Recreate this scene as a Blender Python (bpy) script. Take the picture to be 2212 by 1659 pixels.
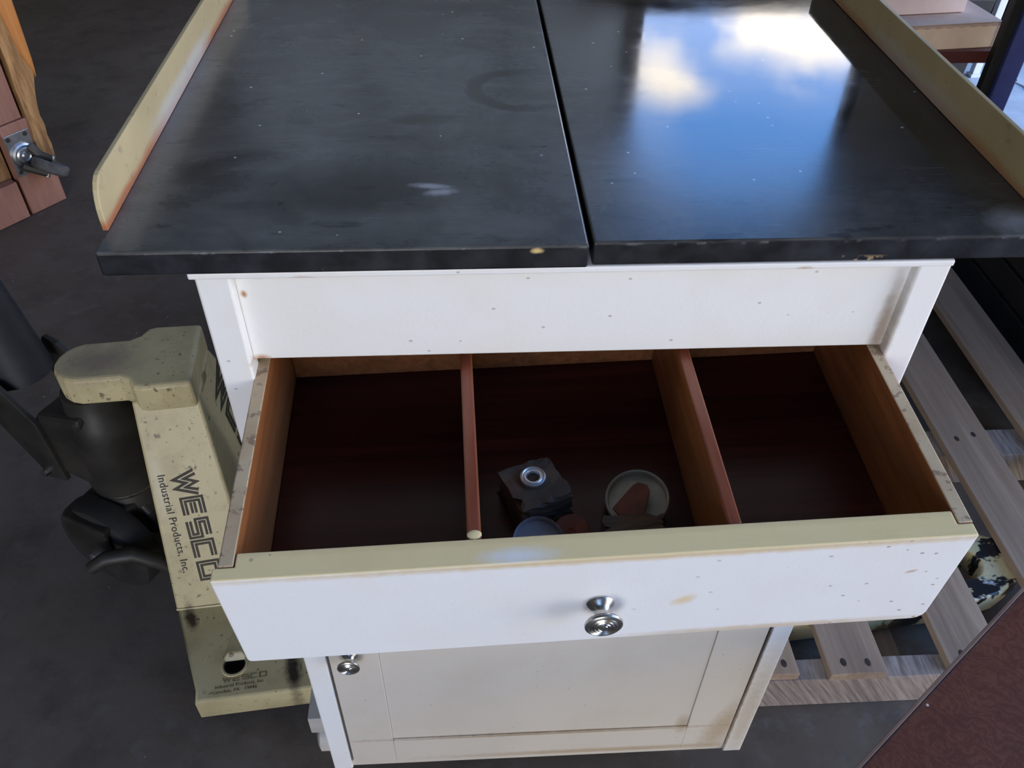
import bpy, bmesh, math, random
from math import sin, cos, pi, radians
from mathutils import Vector, Matrix, Euler

for o in list(bpy.data.objects):
    bpy.data.objects.remove(o)
scene = bpy.context.scene
COL = scene.collection

# ------------------------------------------------------------------ camera
cd = bpy.data.cameras.new('camera')
cd.sensor_width = 36.0
cd.lens = 1845.7 / 2212.0 * 36.0
cd.clip_start = 0.02
cam = bpy.data.objects.new('camera', cd)
COL.objects.link(cam)
cam.location = (-0.09015, -0.55077, 1.31094)
cam.rotation_euler = Euler((0.8285, -0.0156, -0.0532), 'XYZ')
scene.camera = cam

# ------------------------------------------------------------------ exposure
vs = scene.view_settings
vs.view_transform = 'Standard'
vs.look = 'None'
vs.gamma = 1.0
vs.use_curve_mapping = False
vs.exposure = 1.05

# ------------------------------------------------------------------ sky: blue with broken cloud
wd = bpy.data.worlds.new('sky')
scene.world = wd
wd.use_nodes = True
wt = wd.node_tree
wt.nodes.clear()
SKY_STRENGTH = 3.1
def wn(t, **kw):
    n = wt.nodes.new(t)
    for k, v in kw.items():
        setattr(n, k, v)
    return n
w_tc = wn('ShaderNodeTexCoord')
w_sep = wn('ShaderNodeSeparateXYZ')
wt.links.new(w_tc.outputs['Generated'], w_sep.inputs[0])
w_map = wn('ShaderNodeMapping')
w_map.inputs['Location'].default_value = (4.2, 1.3, 2.2)
w_map.inputs['Scale'].default_value = (1.0, 1.0, 2.2)
wt.links.new(w_tc.outputs['Generated'], w_map.inputs[0])
w_noi = wn('ShaderNodeTexNoise')
w_noi.inputs['Scale'].default_value = 4.2
w_noi.inputs['Detail'].default_value = 8
w_noi.inputs['Roughness'].default_value = 0.55
w_noi.inputs['Distortion'].default_value = 0.35
wt.links.new(w_map.outputs[0], w_noi.inputs['Vector'])
w_cr = wn('ShaderNodeValToRGB')
w_cr.color_ramp.elements[0].position = 0.50
w_cr.color_ramp.elements[1].position = 0.60
w_bias = wn('ShaderNodeMath', operation='MULTIPLY_ADD')     # cloud banks thicken towards the horizon
wt.links.new(w_sep.outputs['Z'], w_bias.inputs[0])
w_bias.inputs[1].default_value = -1.15
w_bias.inputs[2].default_value = 0.42
w_cl = wn('ShaderNodeMath', operation='MAXIMUM')
wt.links.new(w_bias.outputs[0], w_cl.inputs[0])
w_cl.inputs[1].default_value = -0.07
w_add = wn('ShaderNodeMath', operation='ADD')
wt.links.new(w_noi.outputs['Fac'], w_add.inputs[0])
wt.links.new(w_cl.outputs[0], w_add.inputs[1])
wt.links.new(w_add.outputs[0], w_cr.inputs[0])
w_blue = wn('ShaderNodeValToRGB')
w_blue.color_ramp.elements[0].position = 0.0
w_blue.color_ramp.elements[0].color = (1.05, 0.93, 0.78, 1)
w_blue.color_ramp.elements[1].position = 0.42
w_blue.color_ramp.elements[1].color = (0.15, 0.41, 1.0, 1)
wt.links.new(w_sep.outputs['Z'], w_blue.inputs[0])
w_mix = wn('ShaderNodeMix', data_type='RGBA')
wt.links.new(w_cr.outputs[0], w_mix.inputs[0])
wt.links.new(w_blue.outputs[0], w_mix.inputs[6])
w_mix.inputs[7].default_value = (1.34, 1.23, 1.08, 1)
w_bg = wn('ShaderNodeBackground')
w_bg.inputs[1].default_value = SKY_STRENGTH
wt.links.new(w_mix.outputs[2], w_bg.inputs[0])
w_out = wn('ShaderNodeOutputWorld')
wt.links.new(w_bg.outputs[0], w_out.inputs[0])

# room measures (metres): the openings the daylight comes through
RX0, RX1, RY0, RY1, RZ = -4.2, 3.0, -4.0, 3.8, 4.0
DOOR_Y0, DOOR_Y1, DOOR_Z = -2.9, 3.2, 3.5            # roll-up door opening in the right wall
FD_X0, FD_X1, FD_Z = -1.7, 0.1, 3.4                      # second doorway, in the front wall behind the viewer
WIN_X0, WIN_X1, WIN_Z0, WIN_Z1 = 0.84, 2.05, 2.08, 3.45   # high window in the back wall

def portal(name, loc, rot, sx, sy):
    l = bpy.data.lights.new(name, 'AREA')
    l.shape = 'RECTANGLE'
    l.size, l.size_y = sx, sy
    l.cycles.is_portal = True
    o = bpy.data.objects.new(name, l)
    COL.objects.link(o)
    o.location = loc
    o.rotation_euler = rot
    return o
portal('door_daylight_portal', (RX1 + 0.05, (DOOR_Y0 + DOOR_Y1) / 2, DOOR_Z / 2), (0, radians(90), 0), DOOR_Z, DOOR_Y1 - DOOR_Y0)
portal('doorway_daylight_portal', ((FD_X0 + FD_X1) / 2, RY0 - 0.05, FD_Z / 2), (radians(90), 0, 0), FD_X1 - FD_X0, FD_Z)
portal('window_daylight_portal', ((WIN_X0 + WIN_X1) / 2, RY1 + 0.16, (WIN_Z0 + WIN_Z1) / 2), (radians(-90), 0, 0), WIN_X1 - WIN_X0, WIN_Z1 - WIN_Z0)

# ------------------------------------------------------------------ node helpers
def S(r, g, b):
    def f(c):
        c /= 255.0
        return c / 12.92 if c <= 0.04045 else ((c + 0.055) / 1.055) ** 2.4
    return (f(r), f(g), f(b), 1.0)

class Mat:
    def __init__(self, name, base=(0.5, 0.5, 0.5, 1), rough=0.5, metal=0.0, spec=0.5):
        self.m = bpy.data.materials.new(name)
        self.m.use_nodes = True
        self.t = self.m.node_tree
        self.b = self.t.nodes['Principled BSDF']
        self.b.inputs['Base Color'].default_value = base
        self.b.inputs['Roughness'].default_value = rough
        self.b.inputs['Metallic'].default_value = metal
        self.b.inputs['Specular IOR Level'].default_value = spec
        self.tc = self.t.nodes.new('ShaderNodeTexCoord')
        self.co = self.tc.outputs['Object']
    def new(self, t, **kw):
        n = self.t.nodes.new(t)
        for k, v in kw.items():
            setattr(n, k, v)
        return n
    def put(self, sock, v):
        if isinstance(v, bpy.types.NodeSocket):
            self.t.links.new(v, sock)
        else:
            sock.default_value = v
    def map(self, scale=(1, 1, 1), rot=(0, 0, 0), loc=(0, 0, 0), vec=None):
        n = self.new('ShaderNodeMapping')
        self.put(n.inputs['Vector'], vec or self.co)
        n.inputs['Scale'].default_value = scale
        n.inputs['Rotation'].default_value = rot
        n.inputs['Location'].default_value = loc
        return n.outputs[0]
    def rnd(self, vec=None, amount=37.0):
        oi = self.new('ShaderNodeObjectInfo')
        k = self.math('MULTIPLY', oi.outputs['Random'], amount)
        c = self.new('ShaderNodeCombineXYZ')
        for i in range(3):
            self.put(c.inputs[i], k)
        a = self.new('ShaderNodeVectorMath', operation='ADD')
        self.put(a.inputs[0], vec or self.co)
        self.put(a.inputs[1], c.outputs[0])
        return a.outputs[0]
    def noise(self, scale, detail=4, rough=0.6, vec=None, dist=0.0):
        n = self.new('ShaderNodeTexNoise')
        self.put(n.inputs['Vector'], vec or self.co)
        n.inputs['Scale'].default_value = scale
        n.inputs['Detail'].default_value = detail
        n.inputs['Roughness'].default_value = rough
        n.inputs['Distortion'].default_value = dist
        return n.outputs['Fac']
    def wave(self, scale, dist=2, detail=2, dscale=1, vec=None, kind='BANDS', direction='X'):
        n = self.new('ShaderNodeTexWave', wave_type=kind)
        if kind == 'BANDS':
            n.bands_direction = direction
        self.put(n.inputs['Vector'], vec or self.co)
        n.inputs['Scale'].default_value = scale
        n.inputs['Distortion'].default_value = dist
        n.inputs['Detail'].default_value = detail
        n.inputs['Detail Scale'].default_value = dscale
        return n.outputs['Fac']
    def specks(self, scale, radius, density, vec=None):
        n = self.new('ShaderNodeTexVoronoi')
        self.put(n.inputs['Vector'], vec or self.co)
        n.inputs['Scale'].default_value = scale
        s = self.new('ShaderNodeSeparateColor')
        self.put(s.inputs[0], n.outputs['Color'])
        a = self.math('LESS_THAN', n.outputs['Distance'], radius)
        b = self.math('LESS_THAN', s.outputs[0], density)
        return self.math('MULTIPLY', a, b)
    def math(self, op, a, b=0.0, c=0.0, clamp=False):
        n = self.new('ShaderNodeMath', operation=op, use_clamp=clamp)
        self.put(n.inputs[0], a)
        self.put(n.inputs[1], b)
        if len(n.inputs) > 2:
            self.put(n.inputs[2], c)
        return n.outputs[0]
    def step(self, v, lo, hi):
        n = self.new('ShaderNodeMapRange', clamp=True)
        self.put(n.inputs['Value'], v)
        n.inputs['From Min'].default_value = lo
        n.inputs['From Max'].default_value = hi
        return n.outputs[0]
    def mul(self, a, b):
        return self.math('MULTIPLY', a, b)
    def mx(self, a, b):
        return self.math('MAXIMUM', a, b)
    def mix(self, fac, a, b, blend='MIX'):
        n = self.new('ShaderNodeMix', data_type='RGBA', blend_type=blend)
        self.put(n.inputs[0], fac)
        self.put(n.inputs[6], a)
        self.put(n.inputs[7], b)
        return n.outputs[2]
    def mixf(self, fac, a, b):
        n = self.new('ShaderNodeMix', data_type='FLOAT')
        self.put(n.inputs[0], fac)
        self.put(n.inputs[2], a)
        self.put(n.inputs[3], b)
        return n.outputs[0]
    def ramp(self, fac, stops):
        n = self.new('ShaderNodeValToRGB')
        e = n.color_ramp.elements
        while len(e) < len(stops):
            e.new(0.5)
        for i, (p, c) in enumerate(stops):
            e[i].position = p
            e[i].color = c if not isinstance(c, (int, float)) else (c, c, c, 1)
        self.put(n.inputs[0], fac)
        return n.outputs[0]
    def axis(self, i, vec=None):
        n = self.new('ShaderNodeSeparateXYZ')
        self.put(n.inputs[0], vec or self.co)
        return n.outputs[i]
    def blob(self, c, r, ang=0.0, soft=0.35, plane='xy', wob=0.25, wscale=60):
        """mask of an elliptical stain with a wobbly rim"""
        i, j = {'xy': (0, 1), 'xz': (0, 2), 'yz': (1, 2)}[plane]
        x = self.math('SUBTRACT', self.axis(i), c[0])
        y = self.math('SUBTRACT', self.axis(j), c[1])
        ca, sa = cos(ang), sin(ang)
        u = self.math('ADD', self.mul(x, ca / r[0]), self.mul(y, sa / r[0]))
        v = self.math('ADD', self.mul(x, -sa / r[1]), self.mul(y, ca / r[1]))
        d = self.math('SQRT', self.math('ADD', self.mul(u, u), self.mul(v, v)))
        n = self.noise(wscale, 3)
        d = self.math('ADD', d, self.mul(self.math('SUBTRACT', n, 0.5), wob * 2))
        return self.math('SUBTRACT', 1.0, self.step(d, 1 - soft, 1 + soft))
    def color(self, c):
        self.put(self.b.inputs['Base Color'], c)
        return self
    def rough(self, r):
        self.put(self.b.inputs['Roughness'], r)
        return self
    def bump(self, h, strength=0.3, dist=0.002):
        n = self.new('ShaderNodeBump')
        n.inputs['Strength'].default_value = strength
        n.inputs['Distance'].default_value = dist
        self.put(n.inputs['Height'], h)
        self.put(self.b.inputs['Normal'], n.outputs[0])
        return self

def clamp01(m, v):
    return m.math('MULTIPLY', v, 1.0, clamp=True)

# ------------------------------------------------------------------ materials
def m_concrete():
    m = Mat('stained_concrete', rough=0.75, spec=0.3)
    a = m.noise(1.3, 6, 0.6)
    b = m.noise(9, 6, 0.65)
    c = m.ramp(a, [(0.3, (0.100, 0.076, 0.055, 1)), (0.7, (0.170, 0.142, 0.116, 1))])
    c = m.mix(m.mul(m.step(b, 0.48, 0.72), 0.55), c, (0.052, 0.042, 0.032, 1))
    c = m.mix(m.mul(m.step(m.noise(24, 5, 0.65), 0.55, 0.68), 0.45), c, (0.17, 0.155, 0.142, 1))
    c = m.mix(m.specks(35, 0.08, 0.06), c, (0.30, 0.28, 0.25, 1))
    # brighter light by the roll-up door, painted as a paler floor colour
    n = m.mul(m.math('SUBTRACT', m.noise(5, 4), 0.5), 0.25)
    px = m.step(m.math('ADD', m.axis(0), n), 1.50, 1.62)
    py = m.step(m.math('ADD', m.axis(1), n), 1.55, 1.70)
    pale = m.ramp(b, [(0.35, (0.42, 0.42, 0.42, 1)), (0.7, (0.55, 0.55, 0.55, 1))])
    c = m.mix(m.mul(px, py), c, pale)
    m.color(c)
    m.rough(m.mixf(a, 0.6, 0.85))
    m.bump(m.noise(60, 6, 0.7), 0.25, 0.003)
    return m.m

def m_plain(name, c1, c2, rough=0.6, metal=0.0, scale=20, spec=0.5, bump=0.0, rnd=False):
    m = Mat(name, rough=rough, metal=metal, spec=spec)
    v = m.rnd() if rnd else m.co
    n = m.noise(scale, 5, 0.6, vec=v)
    m.color(m.ramp(n, [(0.35, c1), (0.68, c2)]))
    if bump:
        m.bump(n, bump, 0.002)
    return m.m

def m_white_paint(name, base, aged, specks=True, dense=False, regions=()):
    """brushed enamel on old wood: brush marks, yellowing, specks and rust"""
    m = Mat(name, rough=0.42, spec=0.45)
    broad = m.noise(7, 4, 0.6)
    c = m.mix(m.mul(m.step(broad, 0.48, 0.75), 0.45), base, aged)
    if specks:
        dn = m.step(m.axis(0), -0.1, 0.3) if dense else 0.6
        k = m.specks(72, 0.12, 0.34 if dense else 0.10, vec=m.map((1, 1, 1.5)))
        c = m.mix(m.mul(m.mul(k, 0.75), dn), c, S(112, 104, 92))
        k2 = m.specks(33, 0.07, 0.07)
        c = m.mix(m.mul(k2, 0.8), c, S(150, 100, 45))
    for (cen, rad, ang, plane, col, amt) in regions:
        k = m.blob(cen, rad, ang, 0.6, plane, 0.5, 90)
        c = m.mix(m.mul(k, amt), c, col)
    m.color(c)
    h = m.math('ADD', m.mul(m.noise(1, 4, 0.6, vec=m.map((20, 260, 260))), 0.5), m.mul(m.noise(170, 3), 0.6))
    m.bump(h, 0.22, 0.0012)
    return m.m

def m_black_top():
    m = Mat('worn_black_tabletop_paint', rough=0.2, spec=0.42)
    x, y = m.axis(0), m.axis(1)
    sm = m.noise(9, 6, 0.62, dist=0.6)                   # cloudy smears
    fine = m.noise(55, 5, 0.65)
    streak = m.noise(1, 5, 0.7, vec=m.map((10, 32, 20), rot=(0, 0, radians(28))))
    dust = clamp01(m, m.math('ADD', m.mul(m.step(sm, 0.36, 0.66), 0.62), m.mul(m.step(streak, 0.45, 0.75), 0.38)))
    left = m.math('SUBTRACT', 1.0, m.step(x, -0.02, 0.12))
    front = m.math('SUBTRACT', 1.0, m.step(m.math('ADD', y, m.mul(m.math('SUBTRACT', sm, 0.5), 0.15)), 0.04, 0.20))
    wearmask = clamp01(m, m.math('ADD', m.mul(left, 0.75), m.mul(front, 0.60)))
    dustall = clamp01(m, m.math('ADD', m.mul(wearmask, m.math('ADD', 0.22, m.mul(dust, 0.78))), m.mul(dust, 0.10)))
    c = m.mix(dustall, (0.009, 0.0092, 0.0095, 1), (0.135, 0.137, 0.128, 1))
    # dull darker smears
    dk = m.step(m.noise(14, 5, 0.6, vec=m.map((1, 2.6, 1), rot=(0, 0, radians(-14)))), 0.60, 0.66)
    c = m.mix(m.mul(dk, 0.6), c, (0.008, 0.0085, 0.0085, 1))
    palm = m.blob((-0.175, 0.085), (0.075, 0.042), 0.2, 0.45, wob=0.5, wscale=40)
    c = m.mix(m.mul(palm, 0.75), c, (0.008, 0.0085, 0.0095, 1))
    sme = m.blob((-0.125, 0.213), (0.026, 0.009), 0.05, 0.4, wob=0.4)
    c = m.mix(sme, c, (0.004, 0.004, 0.004, 1))
    # cup arc
    dx = m.math('SUBTRACT', x, -0.025)
    dy = m.math('SUBTRACT', y, 0.278)
    rr = m.math('SQRT', m.math('ADD', m.mul(dx, dx), m.mul(m.mul(dy, dy), 1.5)))
    band = m.math('ABSOLUTE', m.math('SUBTRACT', rr, 0.054))
    band = m.math('ADD', band, m.mul(m.math('SUBTRACT', m.noise(40, 3), 0.5), 0.014))
    ring = m.math('SUBTRACT', 1.0, m.step(band, 0.005, 0.011))
    side = m.math('SUBTRACT', 1.0, m.step(dx, -0.02, 0.04))
    c = m.mix(m.mul(m.mul(ring, side), 0.9), c, (0.006, 0.006, 0.006, 1))
    # chalk marks
    w1 = m.blob((-0.118, 0.088), (0.014, 0.004), -0.15, 0.5, wob=0.5, wscale=150)
    w2 = m.blob((-0.110, 0.078), (0.011, 0.0045), 0.1, 0.5, wob=0.5, wscale=150)
    w3 = m.blob((0.352, 0.022), (0.020, 0.013), 0.6, 0.8, wob=0.6, wscale=70)
    wk = clamp01(m, m.math('ADD', m.mul(m.mx(w1, w2), 0.75), m.mul(w3, 0.35)))
    c = m.mix(wk, c, (0.42, 0.43, 0.45, 1))
    br = m.blob((-0.205, 0.405), (0.010, 0.025), 0.0, 0.6, wob=0.5)
    c = m.mix(m.mul(br, 0.35), c, (0.10, 0.06, 0.03, 1))
    # light scuff along the guards
    ed = m.math('SUBTRACT', 1.0, m.step(m.math('ADD', x, m.mul(m.math('SUBTRACT', m.noise(25, 4), 0.5), 0.03)), -0.362, -0.335))
    c = m.mix(m.mul(ed, 0.35), c, (0.20, 0.20, 0.20, 1))
    # paint flecks and hairline scratches
    c = m.mix(m.specks(90, 0.12, 0.05), c, (0.5, 0.5, 0.5, 1))
    for ang, thr in ((22, 0.03), (-38, 0.025), (70, 0.02)):
        v = m.map((3, 140, 1), rot=(0, 0, radians(ang)))
        s = m.math('ABSOLUTE', m.math('SUBTRACT', m.noise(1, 2, 0.5, vec=v), 0.5))
        k = m.mul(m.math('SUBTRACT', 1.0, m.step(s, 0.0, 0.006)), m.step(m.noise(11, 2), 0.56, 0.62))
        c = m.mix(m.mul(k, 0.30), c, (0.25, 0.26, 0.26, 1))
    m.color(c)
    r = m.math('ADD', 0.035, m.mul(wearmask, 0.22))
    r = m.math('ADD', r, m.mul(dust, 0.06))
    r = m.math('ADD', r, m.mul(m.step(fine, 0.5, 0.8), 0.02))
    m.rough(r)
    m.bump(m.math('ADD', m.mul(m.noise(3.5, 2), 1.0), m.mul(fine, 0.01)), 0.10, 0.003)
    return m.m

def m_black_edge():
    m = Mat('chipped_black_edge_paint', rough=0.35)
    c = m.ramp(m.noise(30, 5, 0.65), [(0.4, (0.006, 0.007, 0.009, 1)), (0.75, (0.03, 0.033, 0.04, 1))])
    z = m.axis(2)
    low = m.math('SUBTRACT', 1.0, m.step(z, -0.0205, -0.015))
    chip = m.mul(m.step(m.noise(24, 4, 0.6), 0.66, 0.68), low)
    c = m.mix(chip, c, S(196, 168, 130))
    hi = m.mul(m.step(z, -0.004, -0.002), m.step(m.noise(40, 5), 0.56, 0.62))
    c = m.mix(m.mul(hi, 0.4), c, (0.2, 0.21, 0.22, 1))
    c = m.mix(m.blob((-0.036, -0.0045), (0.004, 0.0020), 0, 0.5, 'xz', 0.5, 150), c, S(214, 188, 130))
    m.color(c)
    m.bump(m.noise(80, 4), 0.3, 0.001)
    return m.m

def m_guard(name, inner_stain):
    m = Mat(name, rough=0.38, spec=0.5)
    c = m.ramp(m.noise(8, 5, 0.6), [(0.35, S(196, 180, 138)), (0.7, S(176, 160, 120))])
    z = m.axis(2)
    n = m.noise(1, 5, 0.65, vec=m.map((8, 12, 60)))
    low = m.math('SUBTRACT', 1.0, m.step(m.math('ADD', z, m.mul(m.math('SUBTRACT', n, 0.5), 0.012)), 0.0035, 0.011))
    c = m.mix(m.mul(low, inner_stain), c, S(168, 98, 62))
    c = m.mix(m.mul(m.step(m.noise(45, 4), 0.62, 0.68), 0.4), c, S(122, 104, 84))
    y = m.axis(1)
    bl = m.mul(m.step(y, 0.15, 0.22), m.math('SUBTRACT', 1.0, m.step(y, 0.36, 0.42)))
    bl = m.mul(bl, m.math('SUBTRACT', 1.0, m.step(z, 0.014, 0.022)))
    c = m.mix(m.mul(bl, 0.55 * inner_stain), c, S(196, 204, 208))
    m.color(c)
    m.bump(m.noise(70, 4), 0.15, 0.001)
    return m.m

def m_wood(name, c1, c2, c3=None, along='x', grain=6.0, rough=0.4, spec=0.45, bump=0.15, ratio=22, rnd=False, streak=0.5):
    """straight grain running along one axis"""
    m = Mat(name, rough=rough, spec=spec)
    sc = {'x': (grain, grain * ratio, grain * ratio), 'y': (grain * ratio, grain, grain * ratio), 'z': (grain * ratio, grain * ratio, grain)}[along]
    base = m.rnd() if rnd else m.co
    v = m.map(sc, vec=base)
    n = m.noise(1, 6, 0.65, vec=v, dist=0.4)
    sc2 = tuple(s * 0.22 for s in sc)
    n2 = m.noise(1, 3, 0.6, vec=m.map(sc2, vec=base), dist=1.0)
    c = m.ramp(n, [(0.32, c1), (0.68, c2)])
    if c3:
        c = m.mix(m.mul(m.step(n2, 0.42, 0.68), streak), c, c3)
    m.color(c)
    m.rough(m.mixf(n2, rough * 0.8, min(1, rough * 1.25)))
    m.bump(n, bump, 0.0015)
    return m

def m_burl():
    m = Mat('burl_veneer', rough=0.42, spec=0.28)
    v = m.map((1, 1, 1), rot=(0, 0, radians(-20)))
    w = m.noise(5, 3, 0.5, vec=v)
    wv = m.new('ShaderNodeVectorMath', operation='SCALE')
    m.put(wv.inputs[0], v)
    m.put(wv.inputs['Scale'], m.math('ADD', 0.7, m.mul(w, 1.2)))
    a = m.wave(24, 10, 5, 3.2, vec=wv.outputs[0], kind='RINGS')
    b = m.noise(14, 6, 0.7, vec=v, dist=2.5)
    c = m.ramp(a, [(0.05, S(90, 50, 36)), (0.5, S(96, 56, 41)), (0.95, S(103, 63, 47))])
    c = m.mix(m.mul(m.step(b, 0.45, 0.7), 0.55), c, S(72, 40, 34))
    c = m.mix(m.mul(m.step(m.noise(4, 3), 0.52, 0.68), 0.5), c, S(92, 50, 40))
    c = m.mix(m.specks(60, 0.1, 0.05), c, S(200, 185, 170))
    m.color(c)
    m.bump(b, 0.12, 0.001)
    return m.m

def m_cream_jack(worn=False):
    m = Mat('chipped_cream_enamel' + ('_worn' if worn else ''), rough=0.42, spec=0.5)
    c = m.ramp(m.noise(5, 4, 0.6), [(0.35, S(216, 202, 156)), (0.7, S(200, 186, 140))])
    z = m.axis(2)
    c = m.mix(m.mul(m.step(m.noise(16, 5, 0.6), 0.50, 0.68), 0.35), c, S(150, 132, 96))
    wv = m.new('ShaderNodeVectorMath', operation='MULTIPLY_ADD')
    m.put(wv.inputs[0], m.new('ShaderNodeTexNoise').outputs['Color'])
    wv.inputs[1].default_value = (0.02, 0.02, 0.02)
    m.put(wv.inputs[2], m.co)
    nz = wv.inputs[0].links[0].from_node
    nz.inputs['Scale'].default_value = 45
    m.put(nz.inputs['Vector'], m.co)
    c = m.mix(m.mul(m.specks(120, 0.22, 0.16, vec=wv.outputs[0]), 0.65), c, S(104, 84, 58))
    c = m.mix(m.mul(m.step(m.noise(90, 4, 0.7), 0.60, 0.68), 0.35), c, S(120, 98, 66))
    c = m.mix(m.mul(m.specks(50, 0.17, 0.09, vec=wv.outputs[0]), 0.75), c, S(104, 76, 50))
    scuff = m.step(m.noise(1, 4, 0.6, vec=m.map((30, 9, 30))), 0.66, 0.70)
    c = m.mix(m.mul(scuff, 0.7), c, S(70, 58, 46))
    # specific scrapes on the near fork heel and slope
    if not worn:
        c = m.mix(m.blob((0.148, 0.035), (0.011, 0.034), 0.15, 0.5, 'xy', 0.6, 70), c, S(58, 48, 40))
        c = m.mix(m.blob((-0.020, 0.150), (0.008, 0.020), 0.35, 0.5, 'xy', 0.6, 90), c, S(66, 52, 40))
        c = m.mix(m.mul(m.blob((-0.10, 0.372), (0.05, 0.035), 0.0, 0.6, 'xy', 0.6, 50), m.step(z, 0.43, 0.445)), c, S(164, 148, 124))
        c = m.mix(m.mul(m.blob((-0.034, 0.262), (0.009, 0.02), 0.0, 0.6, 'xy', 0.5, 90), 0.7), c, S(226, 216, 182))
    # fork tips scraped back to black primer and bare white filler
    tip = m.step(m.axis(0), 1.02, 1.16)
    k = m.mul(m.step(m.noise(1, 5, 0.65, vec=m.map((16, 26, 10))), 0.50, 0.53), tip)
    c = m.mix(k, c, (0.012, 0.012, 0.014, 1))
    k2 = m.mul(m.step(m.noise(1, 4, 0.6, vec=m.map((9, 20, 10), loc=(3, 1, 0))), 0.58, 0.62), tip)
    c = m.mix(m.mul(k2, 0.8), c, S(214, 218, 214))
    m.color(c)
    m.bump(m.noise(40, 5), 0.15, 0.002)
    return m.m

def m_weathered(name='weathered_grey_wood'):
    m = m_wood(name, S(144, 124, 106), S(166, 147, 128), S(114, 96, 81), 'y', 3.5, 0.85, 0.2, 0.3, 26, True)
    return m.m

def m_sawn():
    m = Mat('rough_sawn_grey_wood', rough=0.9, spec=0.2)
    v = m.map((1, 1, 1), rot=(0, radians(33), 0))
    w = m.noise(1, 4, 0.6, vec=m.map((170, 20, 9), vec=v), dist=0.3)
    n = m.noise(26, 5, 0.7)
    c = m.ramp(w, [(0.35, S(112, 101, 93)), (0.55, S(148, 136, 127)), (0.7, S(162, 151, 142))])
    c = m.mix(m.mul(m.step(n, 0.5, 0.75), 0.4), c, S(120, 108, 100))
    m.color(c)
    m.bump(w, 0.3, 0.002)
    return m.m

MT = {}
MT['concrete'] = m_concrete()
MT['wall'] = m_plain('dingy_wall_paint', (0.115, 0.105, 0.09, 1), (0.16, 0.148, 0.13, 1), 0.85, scale=3, spec=0.2)
MT['ceiling'] = m_plain('sooty_ceiling', (0.34, 0.32, 0.29, 1), (0.44, 0.42, 0.38, 1), 0.9, scale=2, spec=0.2)
MT['winframe'] = m_plain('grey_window_frame', (0.10, 0.10, 0.10, 1), (0.14, 0.14, 0.14, 1), 0.6, scale=9)
MT['ground'] = m_plain('pale_yard_concrete', (0.46, 0.42, 0.36, 1), (0.58, 0.54, 0.47, 1), 0.9, scale=1.2, spec=0.2)
RUST, BRN = S(176, 116, 52), S(150, 124, 92)
MT['white'] = m_white_paint('white_cabinet_enamel', S(236, 236, 234), S(226, 220, 204), True, False, [
    ((-0.250, 0.918), (0.007, 0.0025), 0.1, 'xz', RUST, 0.8), ((-0.215, 0.920), (0.009, 0.0035), -0.1, 'xz', RUST, 0.85),
    ((0.178, 0.9215), (0.006, 0.003), 0.0, 'xz', RUST, 0.9), ((0.268, 0.85), (0.006, 0.04), 0.0, 'xz', BRN, 0.7),
    ((-0.266, 0.833), (0.006, 0.003), 0.0, 'xz', RUST, 0.8), ((-0.268, 0.90), (0.002, 0.003), 0.0, 'xz', RUST, 0.9),
    ((0.2728, 0.34), (0.0022, 0.31), 0.0, 'xz', S(74, 58, 42), 0.9), ((0.286, 0.16), (0.016, 0.13), 0.0, 'xz', S(186, 166, 130), 0.6)])
MT['white_drawer'] = m_white_paint('white_drawer_enamel', S(232, 233, 234), S(226, 222, 214), True, True, [
    ((0.068, -0.066), (0.008, 0.0045), 0.5, 'xz', S(222, 204, 168), 0.95), ((0.15, -0.118), (0.10, 0.004), 0.0, 'xz', S(190, 160, 110), 0.6),
    ((0.05, -0.002), (0.30, 0.004), 0.0, 'xz', S(208, 184, 134), 0.8), ((0.240, -0.045), (0.004, 0.0015), 0.3, 'xz', RUST, 0.6)])
MT['old_cream'] = m_white_paint('yellowed_cream_paint', S(242, 222, 168), S(228, 204, 142), True, False, [
    ((-0.06, 0.006), (0.022, 0.006), 0.0, 'xy', S(240, 240, 236), 0.9), ((0.0, 0.0205), (0.3, 0.003), 0.0, 'xy', S(214, 190, 140), 0.4)])
MT['door_paint'] = m_white_paint('aged_shaded_ivory_enamel', S(208, 200, 186), S(192, 181, 160), True, False, [  # old ivory paint, its base also darkened for the shade under the drawer
    ((0.0, 0.137), (0.22, 0.0035), 0.0, 'xz', S(150, 124, 88), 0.75), ((0.255, 0.13), (0.016, 0.06), -0.2, 'xz', S(168, 142, 104), 0.6),
    ((0.10, 0.076), (0.2, 0.006), 0.0, 'xz', S(168, 142, 104), 0.65), ((0.198, 0.145), (0.008, 0.02), 0.0, 'xz', S(160, 138, 104), 0.6),
    ((0.288, 0.20), (0.004, 0.12), 0.0, 'xz', S(160, 134, 96), 0.5)])
MT['blacktop'] = m_black_top()
MT['blackedge'] = m_black_edge()
MT['guard_left'] = m_guard('worn_cream_guard_enamel', 0.9)
MT['guard_right'] = m_guard('dull_cream_guard_enamel', 0.55)
MT['mahog'] = m_wood('dark_mahogany_board', S(46, 15, 11), S(62, 23, 16), S(84, 38, 26), 'x', 5, 0.32, 0.2, 0.08, 30).m
_m = m_wood('brown_drawer_side_wood', S(128, 74, 40), S(158, 104, 62), S(96, 60, 36), 'y', 7, 0.38, 0.45, 0.12, 20, False)
MT['sidewood'] = _m.m
MT['divider'] = m_wood('red_brown_divider_wood', S(104, 42, 24), S(134, 62, 38), S(150, 104, 78), 'y', 8, 0.35, 0.5, 0.1, 18, True, 0.55).m
_m = Mat('scuffed_rim_paint', rough=0.5)
_c = _m.ramp(_m.noise(16, 5), [(0.4, S(206, 186, 152)), (0.7, S(186, 160, 126))])
_c = _m.mix(_m.mul(_m.step(_m.noise(75, 6, 0.7), 0.55, 0.60), 0.75), _c, S(128, 104, 90))
_m.color(_c)
MT['rim'] = _m.m
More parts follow.
